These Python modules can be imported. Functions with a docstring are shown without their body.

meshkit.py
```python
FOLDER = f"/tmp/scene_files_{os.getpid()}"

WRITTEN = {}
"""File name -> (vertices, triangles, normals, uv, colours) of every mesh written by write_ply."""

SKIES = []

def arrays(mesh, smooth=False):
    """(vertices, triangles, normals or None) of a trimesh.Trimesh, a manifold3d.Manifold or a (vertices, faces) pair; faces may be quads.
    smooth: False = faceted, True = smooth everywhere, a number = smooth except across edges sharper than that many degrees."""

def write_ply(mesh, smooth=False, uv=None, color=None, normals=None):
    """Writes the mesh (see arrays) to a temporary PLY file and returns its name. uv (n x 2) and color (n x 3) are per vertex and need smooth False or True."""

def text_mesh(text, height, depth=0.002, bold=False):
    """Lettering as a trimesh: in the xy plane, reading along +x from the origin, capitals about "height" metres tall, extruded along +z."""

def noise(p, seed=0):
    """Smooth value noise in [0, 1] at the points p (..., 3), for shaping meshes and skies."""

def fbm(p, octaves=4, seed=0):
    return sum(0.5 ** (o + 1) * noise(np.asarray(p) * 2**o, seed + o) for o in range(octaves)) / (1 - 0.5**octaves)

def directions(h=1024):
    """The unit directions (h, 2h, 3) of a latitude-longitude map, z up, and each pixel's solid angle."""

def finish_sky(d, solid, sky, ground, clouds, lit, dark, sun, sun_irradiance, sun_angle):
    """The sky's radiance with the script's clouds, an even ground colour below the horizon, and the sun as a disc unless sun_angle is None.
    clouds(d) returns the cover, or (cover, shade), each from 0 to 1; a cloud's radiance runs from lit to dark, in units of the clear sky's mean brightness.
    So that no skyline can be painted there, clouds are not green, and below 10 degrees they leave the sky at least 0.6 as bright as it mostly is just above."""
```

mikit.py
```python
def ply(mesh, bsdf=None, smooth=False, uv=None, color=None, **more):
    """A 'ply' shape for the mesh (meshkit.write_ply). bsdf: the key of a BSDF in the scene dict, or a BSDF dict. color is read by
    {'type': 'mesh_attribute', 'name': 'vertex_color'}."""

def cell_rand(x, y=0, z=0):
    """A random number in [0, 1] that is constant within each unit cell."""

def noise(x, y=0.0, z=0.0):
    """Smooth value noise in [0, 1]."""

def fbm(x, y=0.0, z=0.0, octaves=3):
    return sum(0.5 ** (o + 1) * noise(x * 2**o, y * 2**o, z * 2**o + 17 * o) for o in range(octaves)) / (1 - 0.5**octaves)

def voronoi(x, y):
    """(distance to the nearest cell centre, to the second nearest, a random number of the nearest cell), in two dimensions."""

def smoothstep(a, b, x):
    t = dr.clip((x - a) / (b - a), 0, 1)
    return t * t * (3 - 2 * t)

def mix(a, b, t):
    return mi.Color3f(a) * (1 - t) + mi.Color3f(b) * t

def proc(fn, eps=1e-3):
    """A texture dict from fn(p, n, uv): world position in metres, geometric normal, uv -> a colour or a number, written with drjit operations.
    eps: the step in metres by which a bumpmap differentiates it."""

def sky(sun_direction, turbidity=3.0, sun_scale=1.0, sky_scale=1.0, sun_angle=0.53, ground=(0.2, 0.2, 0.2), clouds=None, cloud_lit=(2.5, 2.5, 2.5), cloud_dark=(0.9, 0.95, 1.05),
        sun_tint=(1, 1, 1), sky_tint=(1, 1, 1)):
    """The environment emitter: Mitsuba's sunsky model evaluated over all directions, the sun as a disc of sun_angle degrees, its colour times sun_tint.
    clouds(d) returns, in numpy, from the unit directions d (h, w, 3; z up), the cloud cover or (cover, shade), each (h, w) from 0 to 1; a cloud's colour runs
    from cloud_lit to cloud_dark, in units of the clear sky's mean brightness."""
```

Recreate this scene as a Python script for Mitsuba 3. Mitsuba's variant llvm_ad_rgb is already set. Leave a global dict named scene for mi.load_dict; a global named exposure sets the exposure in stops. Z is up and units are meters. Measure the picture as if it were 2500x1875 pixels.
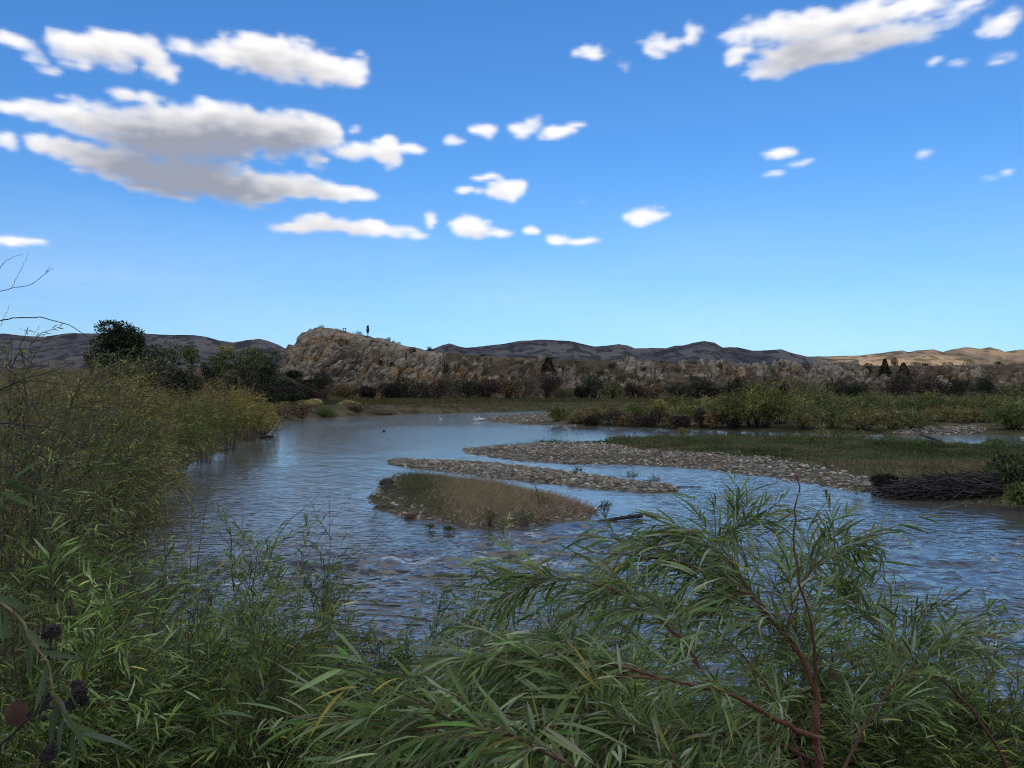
import math, numpy as np, trimesh, shapely
from shapely.geometry import Polygon
from scipy.ndimage import map_coordinates, gaussian_filter
from scipy.spatial import cKDTree
import drjit as dr, mitsuba as mi, mikit
from meshkit import noise as nz, fbm as nfbm

scene, labels = {}, {}
# ------------------------------------------------------------------ camera
F, CX, YH, H = 1889.0, 1250.0, 955.0, 3.6       # the photograph's own pixels: focal length, centre, horizon row; eye height over the river
T = mi.ScalarTransform4f
scene['camera'] = {'type': 'perspective', 'fov': math.degrees(2 * math.atan(1250 / F)), 'fov_axis': 'x', 'near_clip': 0.05, 'far_clip': 30000.0,
                   'principal_point_offset_y': -(YH - 937.5) / 1875,
                   'to_world': T().look_at(origin=[0, 0, H], target=[0, 10, H], up=[0, 0, 1])}
exposure = 2.87
SUN = np.array([-0.3, -1.0, math.tan(math.radians(12.0)) * 1.044])


def pt(u, v, d):
    return np.array([(u - CX) / F * d, d, H + (YH - v) / F * d])


def gp(u, v, z=0.0):
    d = (H - z) * F / (v - YH)
    return np.array([(u - CX) / F * d, d, z])


def sst(a, b, x):
    t = np.clip((x - a) / (b - a), 0, 1)
    return t * t * (3 - 2 * t)


def n3(x, y, z=0.0, s=1.0, seed=0, o=1):
    p = np.stack(np.broadcast_arrays(x * s, y * s, z * s + 0.37), -1)
    return nz(p, seed) if o == 1 else nfbm(p, o, seed)


# ------------------------------------------------------------------ sky: clouds as patches of noise at their place on the dome (pixel sizes of the photograph turned into degrees)
A_, B_ = (0, 0, 0.565), (1250, 0, 0.565)
CL = []   # u, v, ru, rv, density, darkness of the underside


def cl(o, rows):
    for r in rows:
        u, v, a, b = r[:4]
        CL.append((o[0] + u * o[2], o[1] + v * o[2], a * o[2], b * o[2], r[4] if len(r) > 4 else 1.0, r[5] if len(r) > 5 else 0.5))


cl(A_, [(20, 165, 90, 30, .7), (100, 190, 80, 35, .7), (150, 240, 60, 30, .6), (215, 295, 60, 26, .5), (330, 200, 120, 62), (470, 205, 140, 72), (600, 205, 110, 66), (660, 265, 75, 60), (725, 320, 62, 42),
        (790, 200, 70, 45, .8), (930, 215, 140, 52), (1090, 215, 150, 74), (1240, 250, 160, 88), (1390, 275, 140, 74), (1520, 300, 100, 55, .9), (1570, 260, 50, 35, .6),
        (510, 408, 70, 26, .8), (630, 425, 60, 28, .8),
        (50, 462, 95, 26, .8), (200, 490, 170, 48, .9), (430, 520, 220, 80, 1, .8), (700, 545, 260, 108, 1.1, 1), (950, 560, 280, 118, 1.1, 1), (1180, 575, 240, 112, 1.1, .9), (1350, 545, 110, 66), (800, 640, 330, 65, .9, 1.2), (600, 620, 220, 55, .8, 1.2),
        (1400, 610, 90, 40, .9), (1530, 650, 110, 38), (1660, 660, 85, 62), (1690, 625, 50, 40), (1770, 645, 75, 24, .8), (1380, 695, 50, 38, .7),
        (190, 625, 90, 40), (330, 655, 140, 52), (480, 695, 140, 62, 1, .8), (640, 725, 210, 72, 1, .9), (850, 770, 230, 80, 1, .9), (1050, 805, 220, 80, 1, .9), (1250, 800, 220, 58), (1430, 822, 150, 40), (1550, 842, 75, 20, .8), (720, 800, 200, 40, .7, 1),
        (20, 615, 75, 42, .9), (1270, 975, 120, 26), (1430, 968, 180, 36), (1580, 985, 130, 36), (1730, 1000, 90, 26, .7), (1800, 1015, 55, 24, .7), (1870, 950, 30, 40, .8), (2040, 978, 85, 50), (2150, 1002, 75, 20, .8),
        (50, 1045, 120, 24), (170, 1048, 70, 14, .7), (2085, 565, 68, 32), (1940, 605, 40, 18, .45), (2100, 770, 80, 16, .8), (2010, 825, 40, 16, .8), (2075, 828, 30, 18, .6), (2180, 818, 85, 45), (1540, 558, 40, 16, .45), (380, 738, 70, 12, .45)])
cl(B_, [(20, 808, 60, 38), (50, 560, 65, 36, .8), (100, 520, 40, 28, .7), (185, 568, 85, 26), (270, 532, 50, 14, .6), (335, 222, 70, 30, .8), (480, 275, 70, 22, .45), (640, 195, 70, 50, .7), (700, 205, 60, 30, .7), (790, 150, 46, 58, .8), (560, 185, 40, 14, .4),
        (980, 240, 62, 36, .8), (960, 160, 90, 40, .7), (1080, 130, 140, 70, .9), (1250, 125, 180, 72), (1480, 65, 230, 52, .9), (1720, 30, 210, 45, .9), (1900, 60, 150, 60, .5), (1240, 235, 190, 62), (1440, 185, 220, 64), (1640, 150, 190, 56, .9), (1150, 290, 130, 46, .8), (1800, 130, 120, 40, .5),
        (2100, 105, 105, 48, .9), (2180, 70, 70, 46, .9), (2000, 20, 120, 24, .4), (1820, 270, 48, 20, .5), (1950, 268, 65, 22, .45), (2110, 250, 55, 22, .45), (1140, 672, 80, 22, .8), (1235, 710, 75, 16, .8), (1130, 755, 70, 14, .35), (1780, 665, 48, 26, .35), (2140, 750, 40, 20, .7),
        (2070, 765, 60, 10, .5), (570, 928, 92, 40), (90, 996, 42, 20), (210, 1036, 65, 24), (310, 1047, 75, 14, .8), (320, 860, 30, 22, .3)])
AZ0, AZ1, EL1, DA = -48.0, 48.0, 40.0, 0.08


def cloud_raster():
    az, el = np.meshgrid(np.arange(AZ0, AZ1, DA), np.arange(0, EL1, DA))
    p = np.stack([az * .6, el, az * 0], -1)
    wa = (nfbm(p * .5, 4, 3) - .5) * 3.0 + (nfbm(p * 2.6, 3, 8) - .5) * .9
    we = (nfbm(p * .55, 4, 13) - .5) * 1.0 + (nfbm(p * 2.4, 4, 18) - .5) * .55
    dens, dark = np.zeros_like(az), np.zeros_like(az)
    for u, v, ru, rv, k, dk in CL:
        a0 = math.degrees(math.atan((u - CX) / F)); ca = math.cos(math.radians(a0))
        e0 = math.degrees(math.atan((YH - v) / F * ca))
        ra, re = math.degrees(ru / F) * ca * ca * 1.16, math.degrees(rv / F) * ca * 1.1
        i = (np.abs(az - a0) < ra + 2.5) & (np.abs(el - e0) < re + 2.2)
        w = min(1.0, .3 + re / 2.6)
        dy = (el[i] + we[i] * w - e0) / re
        r = ((az[i] + wa[i] * w - a0) / ra) ** 2 + np.where(dy > 0, dy * 1.12, dy * .92) ** 2
        f = k * np.clip(1 - r, 0, 1)
        dark[i] = np.maximum(dark[i], dk * np.clip(1.25 - r, 0, 1))
        dens[i] = np.maximum(dens[i], f) + .2 * np.minimum(dens[i], f)
    fine = nfbm(p * np.array([2.2, 3.4, 1]), 5, 31)
    wisp = nfbm(np.stack([az * .5 + el * .5, el * 2.4, az * 0], -1), 5, 37)
    dens = np.clip(dens + ((fine - .5) * .85 + (wisp - .5) * 1.15) * sst(0, .2, dens) * (1.15 - .6 * sst(.3, .9, dens)), 0, 1.4)
    # sunlight falls on the tops: what a column of cloud holds over a point greys it
    shade, acc = np.zeros_like(dens), np.zeros(dens.shape[1])
    soft = gaussian_filter(dens, (2, 10))
    for j in range(len(dens) - 1, -1, -1):
        acc = acc * .955 + soft[j] * .045
        shade[j] = acc
    thick = np.clip(gaussian_filter(dark, (6, 16)) * 1.1, 0, 1)
    relief = (nfbm(p * np.array([1.5, 2.6, 1]), 4, 44) - .5)
    shade = gaussian_filter(np.clip((shade - .2) * 1.35, 0, 1), (2, 5)) * (.72 + .65 * thick) + relief * .45
    cover = np.clip(sst(.0, .6, dens) * .35 + sst(.1, 1.0, dens) * .64, 0, .985)
    return gaussian_filter(cover, (.7, 1.0)), np.clip(shade, 0, 1)


def clouds(d):
    cov, sh = cloud_raster()
    az = np.degrees(np.arctan2(d[..., 0], d[..., 1])); el = np.degrees(np.arcsin(np.clip(d[..., 2], -1, 1)))
    at = [el / DA, (az - AZ0) / DA]
    c = map_coordinates(cov, at, order=1, cval=0.0); s = map_coordinates(sh, at, order=1, cval=0.0)
    # denser cloud added over the unseen dome, as fill light for the shaded ground
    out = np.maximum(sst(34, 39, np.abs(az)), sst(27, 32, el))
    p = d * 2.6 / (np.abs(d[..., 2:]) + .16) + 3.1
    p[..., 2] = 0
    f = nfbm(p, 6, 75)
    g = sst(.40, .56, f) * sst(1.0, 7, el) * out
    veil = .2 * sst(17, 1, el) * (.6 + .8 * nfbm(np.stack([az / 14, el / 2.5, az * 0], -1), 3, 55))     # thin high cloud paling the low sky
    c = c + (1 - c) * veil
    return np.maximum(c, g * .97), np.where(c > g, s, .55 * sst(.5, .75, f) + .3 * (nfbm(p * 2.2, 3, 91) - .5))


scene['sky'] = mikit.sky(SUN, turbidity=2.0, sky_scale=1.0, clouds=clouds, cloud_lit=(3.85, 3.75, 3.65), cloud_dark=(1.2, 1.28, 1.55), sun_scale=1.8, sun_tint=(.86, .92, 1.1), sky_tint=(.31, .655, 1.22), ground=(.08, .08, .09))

# ------------------------------------------------------------------ materials
fb, nn, ss, mix = mikit.fbm, mikit.noise, mikit.smoothstep, mikit.mix
VC = {'type': 'mesh_attribute', 'name': 'vertex_color'}


def two(b):
    return {'type': 'twosided', 'bsdf': b}


scene['leaf_matter'] = {'type': 'principledthin', 'base_color': VC, 'roughness': 0.42, 'spec_trans': 0.0, 'diff_trans': 0.5, 'eta': 1.45}
scene['plant_matter'] = two({'type': 'diffuse', 'reflectance': VC})
scene['wood_matter'] = two({'type': 'principled', 'base_color': VC, 'roughness': 0.55, 'specular': 0.4})


def rock_col(p, n, uv):
    a = fb(p.x * .22, p.y * .22, p.z * .22, 4)
    b = fb(p.x * .5 + p.z * .3, p.y * .5, p.z * .9 - p.x * .4, 4)
    c = nn(p.x * .09, p.y * .09 + 5, p.z * .12)
    base = mix((.25, .205, .15), (.46, .395, .30), ss(.3, .7, b * .6 + a * .4))
    base = mix(base, (.44, .29, .14), ss(.5, .66, c) * .7 * ss(.4, .6, a))
    return mix(base, (.09, .075, .06), ss(.62, .74, fb(p.x * .8 + 9, p.y * .8, p.z * .9, 3)) * .55)


scene['rock_matter'] = two({'type': 'bumpmap', 'arbitrary': {'type': 'proc'} , 'bsdf': {'type': 'diffuse'}} if False else {'type': 'diffuse', 'reflectance': mikit.proc(rock_col)})


def soil_col(p, n, uv):
    a = fb(p.x * .5, p.y * .5, p.z * .5, 4)
    b = nn(p.x * .06, p.y * .06, 3.0)
    c = mix((.11, .08, .055), (.21, .155, .105), ss(.3, .7, a))
    return mix(c, (.075, .075, .04), ss(.5, .7, b) * .5)


scene['soil_matter'] = two({'type': 'diffuse', 'reflectance': mikit.proc(soil_col)})


def ground_col(p, n, uv):
    a = fb(p.x * .9, p.y * .9, 1.0, 4)
    b = fb(p.x * .05, p.y * .05, 7.0, 3)
    c = mix((.085, .07, .045), (.17, .14, .08), ss(.3, .7, a))
    c = mix(c, (.2, .135, .085), ss(134, 146, p.y) * ss(-20, -34, p.x) * ss(215, 200, p.y) * ss(.25, .5, fb(p.x * .2, p.y * .2, 3.0, 3)))
    return mix(c, (.09, .105, .045), ss(.46, .66, b) * .6)


scene['ground_matter'] = two({'type': 'diffuse', 'reflectance': mikit.proc(ground_col)})


def turf_col(p, n, uv):
    a = fb(p.x * 2.2, p.y * 2.2, 1.0, 4)
    b = fb(p.x * .25, p.y * .35, 7.0, 3)
    return mix(mix((.09, .075, .045), (.16, .135, .075), ss(.3, .7, a)), (.08, .1, .042), ss(.4, .6, b) * .8)


scene['turf_matter'] = two({'type': 'diffuse', 'reflectance': mikit.proc(turf_col)})


def gravel_col(p, n, uv):
    a = fb(p.x * 5, p.y * 5, 2.0, 3)
    c = fb(p.x * .35, p.y * .35, 3.0, 3)
    return mix(mix((.1, .085, .06), (.3, .265, .205), ss(.35, .65, a)), (.15, .12, .085), ss(.45, .6, c) * .7)


scene['gravel_matter'] = two({'type': 'diffuse', 'reflectance': mikit.proc(gravel_col)})


def hazed_hill_col(p, n, uv):
    a = fb(p.x * .012, p.y * .012, p.z * .02, 4)
    b = fb(p.x * .07, p.y * .05, p.z * .07, 3)
    c = mix((.085, .088, .1), (.185, .17, .16), ss(.35, .65, a))  # bluish base: the haze of distance is put into the colour
    return mix(c, (.045, .052, .058), ss(.48, .62, b) * .8)


scene['hazed_hill_matter'] = two({'type': 'diffuse', 'reflectance': mikit.proc(hazed_hill_col)})


def ripple(p, n, uv):
    # short-crested ripples of running water, metres; the pool upstream is calmer than the riffles
    x, y = p.x, p.y
    w = fb(x * .35, y * .35, 4.0, 2)
    a = fb(x * 1.3 + w * 2, y * 2.1 + w * 3, 1.0, 3)
    b = fb(x * 3.4 + w * 3, y * 6.5 + w * 4, 2.0, 3)
    r = 1 - dr.abs(2 * fb(x * 2.3 + w * 3, y * 3.6 - w * 3, 6.0, 2) - 1)
    calm = (.45 + 1.1 * ss(.3, .7, nn(x * .11, y * .07, 9.0))) * dr.clip(9 / dr.maximum(y, 1), .03, .75)
    return (a * .04 + b * .026 + r * r * .03) * calm


def water_col(p, n, uv):
    # silty water; foam flecks only where the riffles break
    x, y = p.x, p.y
    r = ss(.0, 1.0, 1 - dr.abs(y - 16.2 - .25 * x) / 2.2) * ss(-9, -6, x) * ss(3, 0, x) + ss(.0, 1.0, 1 - dr.abs(y - 19.5 + .1 * x) / 2.5) * ss(-2, 0, x) * ss(4.5, 2.5, x)
    f = ss(.63, .72, fb(x * 1.6, y * 3.0, 5.0, 4)) * ss(.4, .6, fb(x * 9, y * 14, 2.0, 2))
    return mix((.085, .079, .06), (.55, .55, .55), dr.clip(r, 0, 1) * f * .9)


scene['water_matter'] = two({'type': 'bumpmap', 'tex': mikit.proc(ripple, eps=.012), 'scale': 1.0,
                             'bsdf': {'type': 'principled', 'roughness': .13, 'eta': 1.48, 'base_color': mikit.proc(water_col)}})
scene['stone_matter'] = two({'type': 'diffuse', 'reflectance': VC})
scene['feather_matter'] = two({'type': 'diffuse', 'reflectance': VC})


def put(key, mesh, bsdf, color=None, smooth=False, **lab):
    v = mesh[0] if isinstance(mesh, (tuple, list)) else mesh.vertices
    if color is not None:
        color = np.asarray(color, float)
        if color.ndim == 1:
            color = np.tile(color, (len(v), 1))
    scene[key] = mikit.ply(mesh, bsdf, smooth=smooth, color=color)
    if lab:
        labels[key] = lab
    return key


COUNT = {}


def name(base):
    n = COUNT.get(base, 0); COUNT[base] = n + 1
    return base if n == 0 else f'{base}_{n:03d}'


def grid_faces(nr, nc, wrap=False):
    i, j = np.meshgrid(np.arange(nr - 1), np.arange(nc if wrap else nc - 1), indexing='ij')
    k = (j + 1) % nc
    return np.stack([i * nc + j, i * nc + k, (i + 1) * nc + k, (i + 1) * nc + j], -1).reshape(-1, 4)


# ------------------------------------------------------------------ shores (found on the water plane)
def shore(pts):
    return [tuple(gp(u, v)[:2]) for u, v in pts]


left_shore = [(-2.5, 4.6), (-4.2, 7), (-6.6, 12), (-9.6, 19)] + shore([(320, 1190), (420, 1160), (480, 1125), (560, 1090), (650, 1062), (680, 1032), (760, 1021), (860, 1015), (1000, 1010.5), (1120, 1008), (1250, 1005), (1340, 1002)]) + [(30, 152), (52, 158), (75, 163)]
bank_front = shore([(1340, 1036), (1500, 1043), (1600, 1046), (1700, 1050), (1880, 1055), (2000, 1059), (2100, 1061), (2230, 1060), (2400, 1061), (2500, 1064)])
RIVER = Polygon(left_shore + [(74, 160), (50, 153), (32, 143), (14, 132), (6.5, 118), (4.0, 102)] + bank_front + [(68, 58), (110, 50), (160, 30), (170, 12), (110, 4), (40, 3.2), (15, 4.2), (4, 5.0), (0, 5.2)]).buffer(0)
BAR = Polygon(shore([(1128, 1100), (1140, 1094), (1300, 1087), (1450, 1081), (1500, 1076), (1560, 1069), (1700, 1068), (1900, 1070), (2100, 1079), (2300, 1087), (2500, 1093)]) + [(50, 44), (56, 36), (40, 25)] + shore([(2500, 1245), (2400, 1236), (2330, 1230), (2200, 1213), (2050, 1193), (1900, 1170), (1750, 1149), (1600, 1137), (1480, 1135), (1330, 1130), (1200, 1117), (1140, 1106)])).buffer(.6).buffer(-.6)
THIN = Polygon(shore([(950, 1129), (965, 1125), (1000, 1124), (1150, 1132), (1250, 1139), (1340, 1149), (1450, 1164), (1520, 1178), (1600, 1186), (1650, 1192), (1640, 1199), (1560, 1198), (1420, 1187), (1300, 1175), (1200, 1163), (1100, 1150), (1000, 1139), (960, 1134)])).buffer(.15)
ISLE = Polygon(shore([(945, 1174), (1000, 1168), (1060, 1175), (1180, 1186), (1250, 1201), (1350, 1220), (1450, 1247), (1440, 1259), (1350, 1272), (1290, 1283), (1200, 1288), (1130, 1283), (1060, 1264), (1000, 1262), (930, 1241), (925, 1214), (938, 1196)])).buffer(.15)
BEACH = Polygon(shore([(2170, 1060), (2240, 1053), (2330, 1049), (2420, 1051), (2425, 1059), (2330, 1061), (2230, 1061)])).buffer(.3)
SPIT = Polygon(shore([(1185, 1024), (1215, 1018), (1340, 1010)]) + [(10, 112), (10, 92)] + shore([(1400, 1040), (1340, 1037), (1260, 1035.5), (1215, 1031)])).buffer(.3)


def sdist(poly, x, y):
    """Signed distance, positive inside the polygon."""
    p = shapely.points(x, y)
    d = shapely.distance(poly.exterior, p)
    return np.where(shapely.contains(poly, p), d, -d)


def ground_z(x, y):
    x, y = np.broadcast_arrays(np.asarray(x, float), np.asarray(y, float))
    z = np.zeros(x.shape)
    r = np.hypot(x, y)
    near = r < 420
    d = np.full(x.shape, -200.0)
    if near.any():
        d[near] = sdist(RIVER, x[near], y[near])
    o = np.maximum(-d, 0)
    east = sst(0, 12, x + .0 * y) * (y < 125) * (y > 50)          # the low willow flat beyond the bar
    bank = np.minimum(1.0, o / 1.0) * .75 + sst(1, 9, o) * .55
    low = np.minimum(1.0, o / 2.0) * .35 + sst(2, 20, o) * .5
    z = bank * (1 - east) + low * east
    front = sst(14, 2, np.hypot(x, y + 1))                           # the bank top the camera stands on
    z = np.maximum(z, 0) + front * sst(0, 5, o) * 1.25
    z = z + (n3(x, y, 0, .35, 2, 3) - .5) * .35 * sst(.5, 3, o)
    z = z - np.clip(d, 0, 3) * .35 * (d > 0)
    z = z + sst(150, 200, y) * sst(-55, -75, x) * 6.5 + sst(140, 172, y + .25 * (x + 100)) * sst(-48, -62, x) * sst(-400, -250, x) * 1.5 + sst(300, 340, y) * 10 * (x > -80)   # terrace and plateau
    z = z + sst(400, 1600, r) * 8 * (n3(x, y, 0, .003, 5, 2))
    return z


def polar(thetas, rs, zf):
    th, r = np.meshgrid(thetas, rs)
    x, y = r * np.sin(th), r * np.cos(th)
    return np.stack([x, y, zf(x, y)], -1)


th = np.radians(np.concatenate([np.arange(-40, 40, .2), np.arange(40, 320, 4.0)]))
rs = np.concatenate([np.geomspace(.5, 3, 12)[:-1], np.geomspace(3, 330, 300)[:-1], np.geomspace(330, 7000, 40)])
P = polar(th, rs, ground_z)
nr, nc = P.shape[:2]
fc = grid_faces(nr, nc, True)
cap = np.array([[0, 0, ground_z(np.zeros(1), np.zeros(1))[0]]])
tri = np.vstack([fc[:, [0, 2, 1]], fc[:, [0, 3, 2]]])
tri = np.vstack([tri, np.stack([np.arange(nc), (np.arange(nc) + 1) % nc, np.full(nc, nr * nc)], 1)[:, ::-1]])
put('ground', (np.vstack([P.reshape(-1, 3), cap]), tri), 'ground_matter', smooth=True, kind='structure', label='brown and olive river flat and banks around the river')

# ------------------------------------------------------------------ the river
th = np.radians(np.concatenate([np.arange(-100, -37, 1.5), np.arange(-37, 37, .1), np.arange(37, 101, 1.5)]))
vv = np.concatenate([np.geomspace(36, 60, 10)[:-1], np.arange(60, 1060, 3.0), np.geomspace(1060, 2400, 30)])
rs = (H * F / vv)[::-1]


def wave_z(x, y):
    r = np.hypot(x, y)
    w = n3(x, y, 0, .3, 4, 2) * 2
    a = n3(x * .55 + w, y * 1.0 + w, 0, 1, 6, 2) - .5
    b = n3(x * 1.6, y * 2.6 + w, 0, 1, 9, 2) - .5
    rif = sst(3.5, .3, np.abs(y - 16.5 - .2 * x)) * sst(-10, -6, x) * sst(4, 0, x) + sst(3, .3, np.abs(y - 19.5)) * sst(-2, 1, x) * sst(7, 4, x) + .5 * sst(7, 1, np.hypot(x - 9, (y - 17) * 1.4))
    k = (.5 + 1.6 * np.clip(rif, 0, 1)) * sst(70, 20, r)
    c = 1 - np.abs(2 * n3(x * .9 + w, y * 1.5 - w, 0, 1, 12, 2) - 1)
    return (a * .09 + b * .06 + c * c * .055 - .03) * k


P = polar(th, rs, wave_z)
nr, nc = P.shape[:2]
fc = grid_faces(nr, nc)
put('river', (P.reshape(-1, 3), fc[:, ::-1]), 'water_matter', smooth=True, kind='structure', label='rippled silty river reflecting blue sky')

# ------------------------------------------------------------------ bars and island
def bar_fn(poly, h, reach, rough=.12, seed=0, ragged=.9):
    def f(x, y):
        d = sdist(poly, x, y)
        d = d + (n3(x, y, 0, 1.1, seed + 40, 3) - .5) * ragged
        z = h * sst(-.4, reach, d) + np.minimum(d, 0) * .22 - .02 + (n3(x, y, 0, .5, seed, 3) - .5) * rough * 2 * sst(-.2, 1.2, d)
        return np.maximum(z, -.45)
    return f


BARS = {}


gu, gv = np.array([(1100, 1080), (1300, 1080), (1480, 1082), (1560, 1098), (1700, 1106), (1850, 1118), (2000, 1140), (2100, 1160), (2180, 1178), (2250, 1202), (2500, 1238), (2700, 1245)]).T
grav_edge = np.array([gp(u, v, .3)[:2] for u, v in zip(gu, gv)])


def gravelly(x, y, slack=0.0):
    """True on the near, stony side of the line where the grass of the long bar begins."""
    th_, r_ = np.arctan2(x, y), np.hypot(x, y)
    return r_ + slack < np.interp(th_, np.arctan2(grav_edge[:, 0], grav_edge[:, 1]), np.hypot(grav_edge[:, 0], grav_edge[:, 1]))


def bar(key, poly, h, reach, res, bsdf, rough, label, turf=None):
    x0, y0, x1, y1 = poly.buffer(.9).bounds
    nx, ny = int((x1 - x0) / res[0]) + 2, int((y1 - y0) / res[1]) + 2
    f = bar_fn(poly, h, reach, rough, len(BARS) + 21)
    X, Y = np.meshgrid(np.linspace(x0, x1, nx), np.linspace(y0, y1, ny))
    Z = f(X, Y)
    fc = grid_faces(ny, nx)
    fc = fc[(Z.reshape(-1)[fc] > -.3).any(1)]
    V3 = np.stack([X, Y, Z], -1).reshape(-1, 3)
    if turf is not None:
        on = turf(V3[fc].mean(1))
        k, inv = np.unique(fc[on], return_inverse=True)
        put(key + '__turf', (V3[k], inv.reshape(-1, 4)), 'turf_matter', smooth=True)
        k, inv = np.unique(fc[~on], return_inverse=True)
        V3, fc = V3[k], inv.reshape(-1, 4)
    put(key, (V3, fc), bsdf, smooth=True, kind='structure', label=label)
    BARS[key] = f


bar('grassy_bar', BAR, .32, 3.0, (.22, .22), 'gravel_matter', .09, 'long low gravel bar with grass on top in the middle of the river', lambda c: ~gravelly(c[:, 0], c[:, 1], (n3(c[:, 0], c[:, 1], 0, .9, 77, 3) - .5) * 3) & (c[:, 2] > .08))
bar('gravel_bar', THIN, .17, .8, (.1, .1), 'gravel_matter', .06, 'thin cobble bar pointing upstream between two channels')
bar('island', ISLE, .25, 1.2, (.08, .08), 'gravel_matter', .08, 'small island of cobbles and dry weeds in the near channel')
bar('gravel_beach', BEACH, .4, 1.5, (.25, .25), 'gravel_matter', .06, 'pale gravel beach across the far channel under the willows')
bar('gravel_spit', SPIT, .3, 2.0, (.3, .3), 'gravel_matter', .06, 'gravel spit at the upstream tip of the willow flat')

# ------------------------------------------------------------------ rocky hill and cliff: one surface, foot to crest to the plateau behind
ridge_px = [(560, 952), (600, 955), (632, 948), (636, 937), (647, 920), (673, 900), (692, 884), (697, 850), (704, 839), (717, 840), (727, 826), (739, 815), (755, 807), (774, 799), (790, 798), (803, 802), (822, 804), (847, 811), (872, 815), (901, 818), (916, 824), (948, 832), (980, 840), (1027, 851), (1059, 856), (1090, 861), (1170, 868), (1250, 872), (1367, 877), (1544, 883), (1779, 891), (1900, 894), (2151, 893), (2302, 893), (2453, 890), (2700, 886), (3000, 890)]
OUT = [(1150, 905, 45, 28), (1268, 903, 30, 15), (1215, 930, 30, 14), (1376, 915, 40, 24), (1403, 948, 26, 24), (1476, 924, 32, 15), (1532, 897, 26, 15), (1588, 906, 47, 26), (1544, 936, 20, 11), (1603, 944, 30, 9), (1494, 953, 14, 7), (1676, 903, 22, 15), (1720, 895, 42, 12), (1708, 915, 38, 13), (1744, 930, 16, 11), (1785, 906, 37, 15), (1844, 912, 37, 25), (1802, 925, 22, 9),
       (1928, 910, 44, 17), (2031, 910, 62, 22), (2097, 900, 27, 19), (2151, 916, 22, 15), (2106, 931, 30, 11), (2251, 934, 18, 9), (2314, 922, 30, 32), (2380, 916, 42, 30), (2441, 946, 24, 18), (2486, 925, 26, 28), (2570, 915, 40, 30), (2660, 920, 45, 25)]
ru, rv = np.array(ridge_px).T


def foot_depth(u):
    return 246 + 8 * sst(1000, 1300, u)


def crest_depth(u):
    return 268 + 18 * sst(980, 1300, u)


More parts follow.
